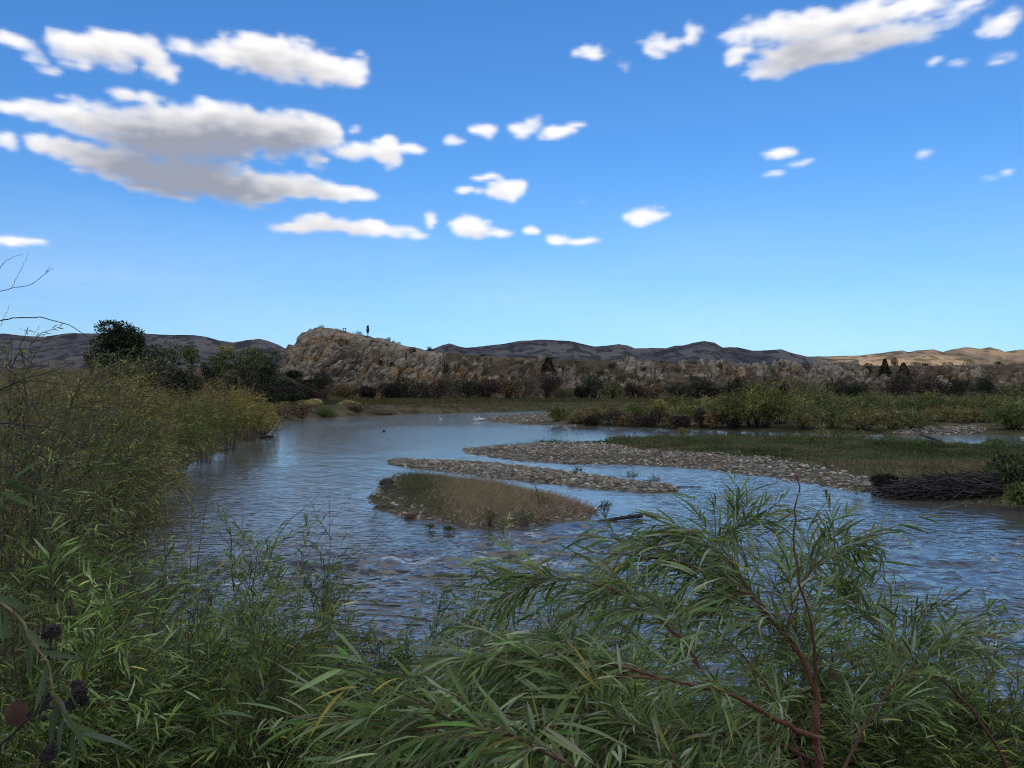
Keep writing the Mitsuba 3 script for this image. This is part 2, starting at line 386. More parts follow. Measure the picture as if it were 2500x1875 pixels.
NU, NT = 1150, 230
us = np.linspace(575, 2750, NU)
ts = np.concatenate([np.linspace(0, 1, 165), 1 + np.geomspace(.02, 3.2, NT - 165)])
U, Tt = np.meshgrid(us, ts)
fd, cd = foot_depth(U), crest_depth(U)
vc = np.interp(U, ru, rv) + (n3(U, 0 * U, 0, .06, 3, 3) - .5) * 4
zc = H + (YH - vc) / F * cd
zf = ground_z((U - CX) / F * fd, fd) - 1.0
hill = sst(1110, 1060, U)                       # 1 on the rock hill, 0 along the cliff
g = np.where(Tt <= 1, hill * (Tt ** .92 * .55 + np.sin(np.clip(Tt, 0, 1) * math.pi / 2) * .45) + (1 - hill) * (.18 * Tt + .82 * sst(.12, .93, Tt)), 1)
D = np.where(Tt <= 1, fd + (cd - fd) * Tt, cd + (Tt - 1) * 45)
back = np.where(Tt > 1, (Tt - 1), 0)
Z = zf + (zc - zf) * g - back * (1.5 + 5.5 * hill)
X = (U - CX) / F * np.minimum(D, cd + 3 * 0 + np.maximum(D - cd, 0))
Pq = np.stack([X, D, Z], -1)
Vv = YH - (Z - H) * F / D
Uu = CX + X / D * F
rock = np.zeros_like(U)
wu, wv = (n3(X, Z, D * .3, .2, 40, 4) - .5) * 75, (n3(X, Z, D * .3, .2, 50, 4) - .5) * 42
for u, v, a, b in OUT:
    rock = np.maximum(rock, sst(1.35, .75, ((Uu + wu - u) / a) ** 2 + ((Vv + wv - v) / b) ** 2))
scree = n3(X * .8, Z * 1.5, D * .2, .22, 55, 4)
rock = np.maximum(rock, sst(.59, .63, scree) * sst(948, 935, Vv) * (U > 1100))
rock = rock * sst(.40, .47, n3(X, Z, D * .3, .33, 58, 3))
rock = np.maximum(rock * (Tt < 1.0), sst(1.05, .97, Tt) * sst(590, 640, U + wu) * sst(1092, 1080, U + wu * .45 + .25 * (Vv - 880)))
tu, tv = np.gradient(Pq, axis=1), np.gradient(Pq, axis=0)
N = np.cross(tu, tv); N /= np.linalg.norm(N, axis=-1, keepdims=True) + 1e-9


def plates(x, y, z, size, seed, aniso=1.6, warp=.35):
    """Broken rock: every block has its own offset and tilt, with an open joint between blocks."""
    r = np.random.default_rng(seed)
    q = np.stack([(x * .8 + z * .6), (z * .8 - x * .6) * aniso, y * .7], -1) / size
    q = q + np.stack([(n3(x, y, z, 1.3 / size, seed + k, 2) - .5) * 2 * warp for k in range(3)], -1)
    lo, hi = q.reshape(-1, 3).min(0) - 1, q.reshape(-1, 3).max(0) + 1
    c = r.uniform(lo, hi, (int(np.prod(hi - lo) * 1.0) + 8, 3))
    dd, ii = cKDTree(c).query(q.reshape(-1, 3), k=2, workers=-1)
    off, tilt = r.uniform(-.5, .5, len(c)), r.normal(0, .55, (len(c), 3))
    i0 = ii[:, 0]
    v = off[i0] + ((q.reshape(-1, 3) - c[i0]) * tilt[i0]).sum(1)
    v = v - .75 * (1 - sst(0, .2, dd[:, 1] - dd[:, 0]))
    return v.reshape(x.shape)


cr = plates(X, D, Z, 8.5, 60, 2.1)
cr2 = plates(X, D, Z, 2.7, 80, 2.0)
cr3 = plates(X, D, Z, .9, 90, 1.2) + (n3(X, D, Z, 2.2, 90, 2) - .5) * .8
big = n3(X, D, Z, .055, 95, 2) - .5
edge = sst(.5, .95, rock)
calm = 1 - .7 * sst(.72, .95, Tt) * hill
disp = rock * calm * (cr * (2.5 * hill + 1.9 * (1 - hill)) + cr2 * .75 + cr3 * .15 + big * 3.5 * hill + 1.2 * (1 - hill) * edge) + (1 - rock) * ((n3(X, D, Z, .4, 70, 3) - .5) * .9)
Pq = Pq - N * disp[..., None] * np.sign(N[..., 1:2] * 0 + 1) if (N[20, 300, 1] > 0) else Pq + N * disp[..., None]
fcs = grid_faces(NT, NU)
uf, rf = U.reshape(-1)[fcs].mean(1), rock.reshape(-1)[fcs].mean(1)


def sub(f):
    k, inv = np.unique(f, return_inverse=True)
    return Pq.reshape(-1, 3)[k], inv.reshape(f.shape)


cut = 1106
put('rocky_hill', sub(fcs[(uf < cut) & (rf > .5)]), 'rock_matter', smooth=28, kind='structure', label='broad grey limestone hill rising above the river flat')
put('rocky_hill__grassy_back', sub(fcs[(uf < cut) & (rf <= .5)]), 'soil_matter', smooth=True)
put('cliff', sub(fcs[(uf >= cut) & (rf <= .5)]), 'soil_matter', smooth=True, kind='structure', label='long brown slope under the flat plateau edge, broken by pale rock')
put('cliff__rock_outcrop', sub(fcs[(uf >= cut) & (rf > .5)]), 'rock_matter', smooth=28)

# ------------------------------------------------------------------ far hills and the mountain behind the camera whose shadow covers the valley
sky_px = [(-900, 850), (-500, 835), (-200, 825), (9, 814), (57, 820), (111, 822), (152, 815), (183, 813), (221, 814), (290, 812), (358, 815), (386, 817), (475, 818), (506, 823), (531, 830), (570, 836), (601, 831), (633, 827), (657, 833), (680, 842), (696, 850), (760, 860), (900, 862), (1000, 861), (1059, 851), (1081, 842), (1097, 839), (1119, 845), (1138, 849), (1170, 846), (1233, 839), (1265, 833), (1320, 829), (1391, 832), (1426, 840), (1450, 846), (1479, 844), (1511, 840), (1532, 843), (1550, 850), (1588, 849), (1626, 850), (1647, 844), (1665, 844), (1691, 837), (1720, 833), (1744, 836), (1764, 848), (1802, 848), (1838, 857), (1867, 855), (1886, 854), (1907, 852), (1928, 860), (1970, 870), (2019, 870), (2061, 869), (2106, 867), (2151, 862), (2181, 857), (2203, 856), (2218, 860), (2242, 855), (2278, 853), (2302, 859), (2326, 853), (2356, 848), (2374, 849), (2392, 852), (2416, 847), (2435, 852), (2453, 859), (2483, 854), (2500, 853), (2650, 845), (2900, 850), (3400, 840)]
su, sv = np.array(sky_px).T
HD = 1400.0
hu = np.linspace(-900, 3400, 1400)
hr = np.concatenate([np.linspace(.42 * HD, HD, 90), np.linspace(1.015 * HD, 1.7 * HD, 22)])
HU, HR = np.meshgrid(hu, hr)
crest = H + (YH - np.interp(HU, su, sv)) / F * HD + (n3(HU, 0 * HU, 0, .05, 7, 3) - .5) * 2
hx = (HU - CX) / F * HR
spur = n3(hx * .0065 + HR * .0014, HR * .0043, 0, 1, 11, 3)
t = np.clip((HR / HD - .42) / .58, 0, 1)
pw = 1.1 + 2.4 * spur
s = np.where(HR <= HD, t ** pw, 1 - (np.maximum(HR / HD - 1, 0) / .8) ** 1.2)
gul = (1 + 1.3 * sst(2000, 2200, HU)) * (1 - np.abs(2 * n3(hx, HR * .35, 0, .016, 15, 2) - 1)) * 11 + (n3(hx, HR, 0, .043, 16, 2) - .5) * 6 * (1 + sst(2000, 2200, HU))
hz = crest * s - gul * np.clip(4 * t * (1 - t), 0, 1) * (HR < HD)
fc = grid_faces(*HU.shape)
put('hills', (np.stack([hx, HR, hz], -1).reshape(-1, 3), fc), 'hazed_hill_matter', smooth=True, kind='structure', label='bare rolling hills along the horizon, sunlit only at one end')
mx = np.concatenate([np.linspace(-9000, -1600, 60), np.linspace(-1580, -500, 90), np.linspace(-450, 6000, 60)])
my = np.linspace(-6500, -1500, 60)
MX, MY = np.meshgrid(mx, my)
top = 1187 + 190 * sst(-985, -1120, MX) + (n3(MX, MX * 0, 0, .012, 3, 3) - .5) * 45 + 160 * sst(800, 2500, MX)
mz = top * np.clip(1 - np.abs(MY + 4000) / 2450, 0, 1) ** 1.1 + (n3(MX, MY, 0, .01, 8, 3) - .5) * 16
put('mountain', (np.stack([MX, MY, mz], -1).reshape(-1, 3), grid_faces(*MX.shape)), 'hazed_hill_matter', smooth=True, kind='structure', label='mountain behind the viewpoint, its shadow over the valley')

# ------------------------------------------------------------------ plants
def lin(*c):
    return np.array([((x / 255 + .055) / 1.055) ** 2.4 if x > 10 else x / 255 / 12.92 for x in c])


def tubes(paths, radii, sides=4):
    """paths (n, k, 3), radii (n, k): one mesh of n tapered tubes."""
    paths, radii = np.asarray(paths, float), np.asarray(radii, float)
    n, k = paths.shape[:2]
    t = np.gradient(paths, axis=1)
    t /= np.linalg.norm(t, axis=-1, keepdims=True) + 1e-9
    up = np.where(np.abs(t[..., 2:]) < .9, [0, 0, 1.0], [1.0, 0, 0])
    a = np.cross(t, up); a /= np.linalg.norm(a, axis=-1, keepdims=True) + 1e-9
    b = np.cross(t, a)
    ang = np.arange(sides) * 2 * math.pi / sides
    v = paths[:, :, None] + radii[:, :, None, None] * (np.cos(ang)[:, None] * a[:, :, None] + np.sin(ang)[:, None] * b[:, :, None])
    i, j, s = np.meshgrid(np.arange(n), np.arange(k - 1), np.arange(sides), indexing='ij')
    base = (i * k + j) * sides
    s2 = (s + 1) % sides
    f = np.stack([base + s, base + s2, base + sides + s2, base + sides + s], -1).reshape(-1, 4)
    return v.reshape(-1, 3), np.vstack([f[:, [0, 1, 2]], f[:, [0, 2, 3]]])


def join(parts):
    vs, fs, at = [], [], 0
    for v, f in parts:
        vs.append(v); fs.append(np.asarray(f) + at); at += len(v)
    return np.vstack(vs), np.vstack(fs)


def unit(v):
    return v / (np.linalg.norm(v, axis=-1, keepdims=True) + 1e-9)


def leaves(pos, dirs, length, width, rng, lod=1, bend=.25):
    """Lanceolate leaves, bent towards the ground. lod 0: 2 triangles, 1: 4, 2: 12 with a folded midrib."""
    n = len(pos)
    dirs = unit(dirs)
    length, width = np.broadcast_to(length, n)[:, None], np.broadcast_to(width, n)[:, None]
    side = unit(np.cross(dirs, unit(rng.normal(size=(n, 3)) * .8 + [0, 0, 1.2])))
    nrm = np.cross(side, dirs)
    bd = -nrm * np.sign(nrm[:, 2:] + 1e-6) * bend * rng.uniform(.2, 1.6, (n, 1))
    at = lambda s: pos + dirs * length * s + bd * length * s * s
    if lod == 0:
        v = np.stack([pos, at(.45) + side * width * .5, at(1.0), at(.45) - side * width * .5], 1)
        f = np.array([[0, 1, 2], [0, 2, 3]])
    elif lod == 1:
        v = np.stack([pos, at(.3) + side * width * .45, at(.3) - side * width * .45, at(.68) + side * width * .4, at(.68) - side * width * .4, at(1.0)], 1)
        f = np.array([[0, 1, 2], [2, 1, 3], [2, 3, 4], [4, 3, 5]])
    else:
        rows = [pos]
        for s, w in ((.12, .55), (.36, 1), (.64, .85), (.86, .4)):
            c = at(s)
            rows += [c + side * width * w * .5 + nrm * width * w * .13, c, c - side * width * w * .5 + nrm * width * w * .13]
        rows.append(at(1.0))
        v = np.stack(rows, 1)
        f = [[0, 1, 2], [0, 2, 3]]
        for k in range(3):
            a = 1 + 3 * k
            f += [[a, a + 3, a + 4], [a, a + 4, a + 1], [a + 1, a + 4, a + 5], [a + 1, a + 5, a + 2]]
        f += [[10, 13, 11], [11, 13, 12]]
        f = np.array(f)
    m = v.shape[1]
    faces = (f[None] + (np.arange(n) * m)[:, None, None]).reshape(-1, 3)
    return v.reshape(-1, 3), faces, m


def tint(rng, n, cols, m, vary=.25):
    """One colour per leaf, picked from cols (colour, weight) and varied; repeated for the leaf's m vertices."""
    c = np.array([x[0] for x in cols], float); w = np.array([x[1] for x in cols], float)
    k = rng.choice(len(c), n, p=w / w.sum())
    col = c[k] * rng.lognormal(0, vary, (n, 1)) * rng.lognormal(0, .06, (n, 3))
    return np.repeat(np.clip(col, .004, .8), m, 0)


WILLOW = [((0.162, 0.238, 0.057), 5), ((0.238, 0.309, 0.108), 3), ((0.313, 0.368, 0.179), 1.4), ((0.335, 0.293, 0.066), .5)]
SILVER = [((0.176, 0.259, 0.077), 4), ((0.276, 0.352, 0.155), 3), ((0.375, 0.429, 0.248), 2), ((0.364, 0.319, 0.083), .4)]
OLIVE = [((0.256, 0.245, 0.074), 4), ((0.332, 0.288, 0.098), 2), ((0.420, 0.327, 0.121), 1)]
GOLD = [((0.403, 0.321, 0.100), 4), ((0.545, 0.423, 0.144), 2), ((0.251, 0.229, 0.082), 2)]
TAN = [((0.593, 0.467, 0.226), 4), ((0.417, 0.328, 0.144), 3), ((0.264, 0.245, 0.090), 2)]
BROWN = [((0.254, 0.170, 0.090), 4), ((0.329, 0.224, 0.118), 2), ((0.188, 0.170, 0.082), 2)]
GREY = [((0.273, 0.265, 0.135), 3), ((0.189, 0.216, 0.095), 3), ((0.326, 0.292, 0.149), 1)]
DARK = [((0.054, 0.070, 0.043), 4), ((0.072, 0.084, 0.054), 3), ((0.041, 0.054, 0.038), 2)]
PURPLE = [((0.074, 0.053, 0.053), 4), ((0.102, 0.070, 0.058), 2), ((0.060, 0.058, 0.043), 2)]
GREEN = [((0.138, 0.184, 0.061), 4), ((0.197, 0.237, 0.085), 3), ((0.114, 0.144, 0.051), 2)]
YELLOW = [((0.540, 0.432, 0.082), 4), ((0.360, 0.324, 0.090), 2)]
BARK, BARKRED, BARKTAN, BARKDARK = (.10, .075, .055), (.17, .07, .045), (.27, .2, .1), (.05, .042, .036)


def stems_of(rng, n, base, height, spread, lean=(0, 0, 0), droop=.25, k=7, splay=1.0, low=.72):
    """n curved stems rising from a base: (n, k, 3)."""
    a = rng.uniform(0, 2 * math.pi, n)
    out = np.stack([np.cos(a), np.sin(a), 0 * a], -1)
    r = np.sqrt(rng.uniform(0, 1, n))[:, None]
    top = out * r * spread * splay + np.array([0, 0, 1]) * height * rng.uniform(low, 1.0, (n, 1)) * (1 - .25 * r ** 2) + np.array(lean) * height
    s = np.linspace(0, 1, k)[None, :, None]
    foot = out * r * spread * .22
    mid = foot * 1.5 + (top - foot) * np.array([.25, .25, .62])
    p = (1 - s) ** 2 * foot[:, None] + 2 * s * (1 - s) * mid[:, None] + s * s * top[:, None]
    p = p + np.cumsum(rng.normal(0, .012 * height, (n, k, 3)), 1) * s
    p[..., 2] -= droop * height * (s[..., 0] ** 3) * r * .6
    return p + np.array(base)


def along(paths, idx, t):
    """Points and tangents on paths[idx] at t in 0..1."""
    k = paths.shape[1]
    x = np.clip(t, 0, .9999) * (k - 1)
    i = x.astype(int); f = (x - i)[:, None]
    a, b = paths[idx, i], paths[idx, i + 1]
    return a + (b - a) * f, unit(b - a)


def twigs_of(rng, stems, per, length, tmin=.35, wind=(0, 0, 0), up=.25, k=5, out=.9):
    n = len(stems) * per
    idx = np.repeat(np.arange(len(stems)), per)
    t = tmin + (1 - tmin) * rng.uniform(0, 1, n) ** .8
    p, tan = along(stems, idx, t)
    d = unit(tan * .75 + unit(rng.normal(size=(n, 3))) * out + np.array([0, 0, up]) + np.array(wind))
    L = length * rng.uniform(.5, 1.15, n)[:, None]
    s = np.linspace(0, 1, k)[None, :, None]
    curl = rng.normal(0, .16, (n, 1, 3)) + np.array(wind) * .5 + np.array([0, 0, -.28])
    return p[:, None] + (d * L)[:, None] * s + curl * L[:, None] * s * s


def leaves_on(rng, twigs, per, length, width, cols, lod, wind=(0, 0, 0), t0=.1, side=.75, vary=.25, bend=.25, bunch=1):
    n = len(twigs) * per
    idx = np.repeat(np.arange(len(twigs)), per)
    t = np.tile(np.linspace(t0, 1, per), len(twigs)) + rng.uniform(-.04, .04, n)
    p, tan = along(twigs, idx, t)
    d = tan + unit(rng.normal(size=(n, 3))) * side + np.array(wind)
    v, f, m = leaves(p, d, length * rng.uniform(.6, 1.15, n), width * rng.uniform(.75, 1.2, n), rng, lod, bend)
    c = tint(rng, n, cols, m, vary) * np.repeat(rng.lognormal(0, .26, len(twigs) // bunch + 1)[idx // bunch], m)[:, None]    # whole stems differ
    return v, f, c


ORD = 'first second third fourth fifth sixth seventh eighth ninth tenth eleventh twelfth thirteenth fourteenth fifteenth sixteenth seventeenth eighteenth nineteenth twentieth'.split()
ORD += ['twenty-' + x for x in ORD[:9]] + ['thirtieth'] + ['thirty-' + x for x in ORD[:9]]
NTH = {}


def thing(base, label, cat, group=None):
    if '{n}' in label:                      # one of a row: which one, counted along the row
        NTH[label] = NTH.get(label, 0) + 1
        label = label.replace('{n}', ORD[NTH[label] - 1])
    key = name(base)
    labels[key] = {'label': label, 'category': cat, **({'group': group} if group else {})}
    return key


SEED = [1000]


def shrub(kind, label, pos, height, spread, cols, group=None, n=26, tw=9, lv=9, leaf=(.09, .012), twl=None, lod=1, bark=BARK, wind=(0, 0, 0), lean=(0, 0, 0), droop=.25, cat='shrub', tmin=.3, thick=.011, side=.75, up=.25, show_wood=True, matter='leaf_matter', vary=.28, low=.72):
    SEED[0] += 1
    rng = np.random.default_rng(SEED[0])
    key = thing(kind, label, cat, group)
    st = stems_of(rng, n, pos, height, spread, lean, droop, low=low)
    tg = twigs_of(rng, st, tw, twl or height * .3, tmin, wind, up)
    if show_wood:
        k = st.shape[1]
        v, f = tubes(st, np.linspace(1, .3, k)[None] * rng.uniform(.6, 1.1, (n, 1)) * thick, 4)
        if lod:
            v2, f2 = tubes(tg[:, ::2], np.array([[.42, .32, .15]]) * thick * np.ones((len(tg), 1)), 3)
            v, f = join([(v, f), (v2, f2)])
        put(key + '__wood', (v, f), 'wood_matter', color=np.array(bark) * rng.lognormal(0, .15, (len(v), 1)))
    v, f, c = leaves_on(rng, tg, lv, leaf[0], leaf[1], cols, lod, wind, side=side, vary=vary, bunch=tw)
    put(key + '__foliage', (v, f), matter, color=c)
    labels[key + '__foliage'] = {'kind': 'stuff'}
    return key


def bush(kind, label, pos, w, h, cols, group=None, n=700, leaf=.3, cat='bush', lobes=7, wood=True, vary=.33, lw=.55, matter='plant_matter', flat=.0):
    """A far bush or crown: lobes of small leaf clumps round a few branches."""
    SEED[0] += 1
    rng = np.random.default_rng(SEED[0])
    key = thing(kind, label, cat, group)
    pos = np.array(pos, float)
    c = np.stack([rng.uniform(-.36, .36, lobes) * w, rng.uniform(-.3, .3, lobes) * w * .8, rng.uniform(.28, .72, lobes) * h], -1)
    c[:, 2] *= 1 - .8 * np.abs(c[:, 0] / w) ** 1.3
    rad = np.stack([rng.uniform(.15, .27, lobes) * w, rng.uniform(.15, .26, lobes) * w, rng.uniform(.2, .33, lobes) * h], -1)
    k = rng.integers(0, lobes, n)
    d = unit(rng.normal(size=(n, 3)))
    p = c[k] + d * rad[k] * rng.uniform(.5, 1.1, (n, 1)) ** .6
    p[:, 2] = np.maximum(p[:, 2], .03 * h * rng.uniform(0, 1, n))
    dirs = d * .7 + [0, 0, .55] + rng.normal(size=(n, 3)) * .55
    v, f, m = leaves(p + pos, dirs, leaf * rng.uniform(.6, 1.3, n), leaf * lw * rng.uniform(.7, 1.2, n), rng, 0, .2)
    put(key + '__foliage', (v, f), matter, color=tint(rng, n, cols, m, vary) * np.repeat(rng.lognormal(0, .16, lobes)[k], m)[:, None])
    labels[key + '__foliage'] = {'kind': 'stuff'}
    if wood:
        foot = np.zeros((lobes, 3)); foot[:, 0] = c[:, 0] * .25
        pa = np.stack([foot, foot * .6 + c * [.4, .4, .5], c, c + rad * [.2, .2, .8]], 1) + pos
        v, f = tubes(pa, np.array([[1, .8, .5, .25]]) * min(w, h) * .018 * np.ones((lobes, 1)), 4)
        put(key + '__wood', (v, f), 'wood_matter', color=np.array(BARKDARK))
    return key


def gz(x, y):
    return float(ground_z(np.array([x]), np.array([y]))[0])


def on_ground(u, d):
    x = (u - CX) / F * d
    return np.array([x, d, gz(x, d)])


def top_h(base, v, d):
    return H + (YH - v) / F * d - base[2]


# ---- trees and bushes on the terrace behind the left bank
def far_bush(kind, label, u, d, vtop, wpx, cols, **k):
    b = on_ground(u, d)
    b[2] -= .1
    return bush(kind, label, b, wpx * d / F, max(.6, top_h(b, vtop, d)), cols, **k)


def far_tree(label, u, d, vtop, wpx, cols, trunk_h, n=5000, leaf=.45, lobes=16, cols2=None):
    SEED[0] += 1
    rng = np.random.default_rng(SEED[0])
    b = on_ground(u, d); h = top_h(b, vtop, d); w = wpx * d / F
    key = thing('tree', label, 'tree')
    a = rng.uniform(0, 2 * math.pi, lobes)
    r = np.sqrt(rng.uniform(.02, 1, lobes)) * .36 * w
    zc = trunk_h + (h - trunk_h) * (rng.uniform(.05, .82, lobes))
    r *= np.sqrt(np.clip(1.15 - ((zc - trunk_h) / (h - trunk_h)) ** 2, .05, 1))
    c = np.stack([r * np.cos(a), r * np.sin(a), zc], -1)
    rad = np.stack([rng.uniform(.14, .22, lobes) * w] * 2 + [rng.uniform(.09, .16, lobes) * (h - trunk_h)], -1)
    k = rng.integers(0, lobes, n)
    d_ = unit(rng.normal(size=(n, 3)))
    p = c[k] + d_ * rad[k] * rng.uniform(.35, 1.15, (n, 1)) ** .6 + b
    v, f, m = leaves(p, d_ + rng.normal(size=(n, 3)) * .6 + [0, 0, .3], leaf * rng.uniform(.6, 1.3, n), leaf * .6, rng, 0, .2)
    col = tint(rng, n, cols, m, .3)
    if cols2:
        hi = np.repeat(sst(.62, .8, (p[:, 2] - b[2]) / h + rng.normal(0, .08, n)) > .5, m)
        col[hi] = tint(rng, n, cols2, m, .25)[hi]
    put(key + '__crown', (v, f), 'plant_matter', color=col)
    labels[key + '__crown'] = {'kind': 'stuff'}
    tp = np.array([[[0, 0, -.3], [.02 * h, 0, trunk_h * .6], [0, .02 * h, trunk_h], [0, 0, h * .75]]]) + b
    parts = [tubes(tp, np.array([[.028, .022, .018, .006]]) * h, 7)]
    lim = np.stack([np.tile([0, 0, trunk_h * .8], (lobes, 1)), c * [.4, .4, .8], c], 1) + b
    parts.append(tubes(lim, np.array([[.011, .008, .004]]) * h * np.ones((lobes, 1)), 4))
    v, f = join(parts)
    put(key + '__trunk', (v, f), 'wood_matter', color=np.array(BARKDARK))


far_tree('big dark green cottonwood tree standing taller than all others on the terrace', 277, 180, 776, 165, DARK + [((.055, .075, .035), 4)], 2.5, 12000, .55, 30)
far_tree('yellow-topped tree on the terrace near the rocky hill', 541, 185, 832, 92, GREEN, 1.0, 3000, .42, 12, YELLOW)
far_tree('thin pale green tree standing by itself between the dark trees and the yellow-topped tree', 468, 178, 838, 48, GREEN, 1.6, 1300, .4, 9)
far_bush('tree_clump', 'low dark green trees huddled against the big cottonwood', 395, 183, 826, 150, DARK + GREEN, n=3600, leaf=.5, lobes=12, cat='tree')
far_bush('tree_clump', 'green trees just beyond the yellow-topped tree', 600, 195, 838, 80, GREEN, n=2200, leaf=.5, lobes=9, cat='tree')
far_bush('tree_clump', 'dark trees on the terrace edge closest to the rocky hill', 655, 205, 846, 80, DARK + GREEN, n=2200, leaf=.5, lobes=9, cat='tree')
far_bush('tree_clump', 'grey-green trees on the terrace below the big cottonwood', 330, 165, 858, 190, DARK + GREY, n=3600, leaf=.5, lobes=14, cat='tree')
for i, (u, v, w, d) in enumerate(sorted([(372, 878, 30, 170), (423, 882, 40, 172), (500, 878, 34, 175), (525, 888, 40, 170), (585, 884, 46, 172), (630, 873, 44, 178), (455, 903, 50, 168), (565, 912, 60, 162), (400, 905, 48, 160), (350, 893, 40, 165), (612, 905, 56, 168), (480, 918, 40, 158)])):
    far_bush('terrace_shrub', '{n} dark shrub on the brown slope below the terrace trees, counted towards the rocky hill', u, d, v, w, DARK if i % 3 else PURPLE, n=500, leaf=.45, lobes=5, group='shrubs on the brown slope below the terrace')

for i, (u, v, w, d) in enumerate(sorted([(655, 880, 46, 196), (690, 900, 50, 190), (640, 905, 60, 180), (670, 918, 60, 176), (715, 918, 56, 178), (745, 935, 60, 172), (700, 940, 66, 166), (655, 938, 66, 164), (600, 925, 60, 160), (770, 948, 60, 168), (725, 956, 60, 158), (675, 955, 70, 152), (625, 948, 60, 150)])):
    far_bush('flank_bush', '{n} dark bush on the terrace flank by the rocky hill, counted from the trees', u, d, v, w, DARK if i % 4 else PURPLE, n=1400, leaf=.42, lobes=9, group='dark bushes on the terrace flank beside the rocky hill')

# ---- bushes on the rocky hill and the cliff: u, v of the foot, width, height in the photograph's pixels
CLIFF = [(585, 966, 90, 70, DARK), (545, 968, 80, 80, DARK), (625, 972, 75, 62, DARK), (660, 973, 55, 45, GREY), (715, 950, 44, 46, DARK), (775, 970, 85, 66, DARK), (728, 974, 60, 44, PURPLE), (838, 976, 80, 42, BROWN), (890, 976, 60, 34, PURPLE),
         (1000, 974, 105, 68, DARK), (1060, 977, 95, 62, PURPLE), (955, 977, 80, 48, PURPLE), (1140, 972, 85, 60, DARK), (1190, 973, 70, 52, PURPLE), (1240, 974, 80, 62, BROWN), (1270, 974, 90, 62, DARK), (1335, 975, 85, 66, PURPLE), (1375, 976, 50, 34, GREY), (1455, 977, 85, 72, DARK), (1420, 974, 40, 34, DARK), (1490, 976, 60, 52, GREY),
         (1550, 972, 70, 42, PURPLE), (1605, 978, 80, 44, BROWN), (1655, 980, 90, 55, DARK), (1705, 976, 84, 60, DARK), (1745, 985, 80, 52, PURPLE), (1795, 965, 75, 56, DARK), (1840, 956, 56, 34, GREY), (1900, 955, 60, 36, DARK), (1965, 962, 80, 44, GREY), (2040, 963, 80, 40, DARK), (2110, 968, 80, 44, DARK), (2190, 970, 90, 50, PURPLE), (2265, 976, 100, 58, PURPLE), (2330, 972, 80, 52, DARK), (2400, 972, 76, 58, DARK), (2460, 976, 70, 44, GREY), (2520, 974, 80, 48, DARK)]
for i, (u, v, w, h, c) in enumerate(sorted(CLIFF, key=lambda r: r[0])):
    d = float(foot_depth(u)) - 3.5 - (i % 3)
    b = on_ground(u, d); b[2] -= .2
    bush('cliff_foot_bush', {0: '{n} dark green bush at the foot of the rocks, counted from the terrace trees', 1: '{n} bare purplish brown bush at the foot of the rocks, counted from the terrace trees', 2: '{n} grey-green bush at the foot of the rocks, counted from the terrace trees'}[0 if c is DARK else 2 if c is GREY else 1], b, w * d / F, top_h(b, v - h, d), c, n=3200, leaf=.5, lobes=12, lw=.4,
         group={0: 'dark green bushes at the foot of the rocks', 1: 'bare brown bushes at the foot of the rocks', 2: 'grey-green bushes at the foot of the rocks'}[0 if c is DARK else 2 if c is GREY else 1])
tree_k = cKDTree(np.stack([Uu.reshape(-1), Vv.reshape(-1)], -1)[(Tt <= 1.02).reshape(-1)])
face_p = Pq.reshape(-1, 3)[(Tt <= 1.02).reshape(-1)]


def on_face(u, v):
    k = tree_k.query([u, v], k=6)[1]
    return face_p[k[np.argmin(face_p[k][:, 1])]].copy()


FACE = [(925, 935, 28, 22, DARK), (862, 900, 26, 22, DARK), (913, 868, 22, 18, GREY), (931, 880, 18, 15, DARK), (955, 895, 16, 14, DARK), (845, 838, 22, 18, BROWN), (700, 935, 30, 20, GREY), (1005, 860, 20, 14, DARK), (790, 900, 18, 12, BROWN), (818, 897, 16, 12, BROWN), (1085, 905, 26, 22, DARK), (1230, 908, 66, 34, DARK), (1285, 902, 44, 24, PURPLE), (1268, 914, 50, 30, DARK), (1525, 928, 46, 26, DARK), (1402, 898, 34, 22, PURPLE), (1428, 908, 28, 22, DARK), (1470, 914, 30, 16, DARK), (1625, 912, 34, 26, PURPLE), (1650, 905, 24, 18, GREY), (1762, 902, 28, 18, DARK), (1595, 938, 34, 16, DARK), (1490, 898, 28, 18, DARK),
        (1880, 934, 38, 42, DARK), (1884, 914, 40, 28, DARK), (1968, 910, 40, 32, PURPLE), (2118, 902, 24, 14, PURPLE), (2234, 918, 34, 26, PURPLE), (2266, 930, 46, 42, PURPLE), (2330, 938, 30, 28, DARK), (2432, 922, 44, 38, DARK), (2350, 945, 30, 30, DARK), (1425, 935, 26, 20, GREY), (1320, 925, 40, 30, BROWN), (1360, 938, 30, 24, PURPLE), (1570, 920, 26, 14, DARK), (1690, 930, 34, 18, DARK), (1830, 938, 36, 22, PURPLE), (1935, 938, 60, 22, GREY), (1180, 925, 30, 20, DARK), (1215, 945, 44, 26, DARK), (2060, 938, 70, 24, DARK), (2160, 940, 50, 22, DARK), (2395, 945, 40, 22, PURPLE), (2290, 905, 30, 14, BROWN)]
for u, v, w, h, c in sorted(FACE, key=lambda r: r[0]):
    b = on_face(u, v); d = b[1]
    hillside = u < 1100
    bush('rock_face_bush', '{n} small bush on the face of the rocky hill, counted from the terrace trees' if hillside else '{n} bush among the pale cliff outcrops, counted from the rocky hill', b - [0, .3, .3], w * d / F, h * d / F, c, n=420, leaf=.36, lobes=5, wood=False, lw=.45,
         group='bushes on the face of the rocky hill' if hillside else 'bushes among the cliff outcrops')


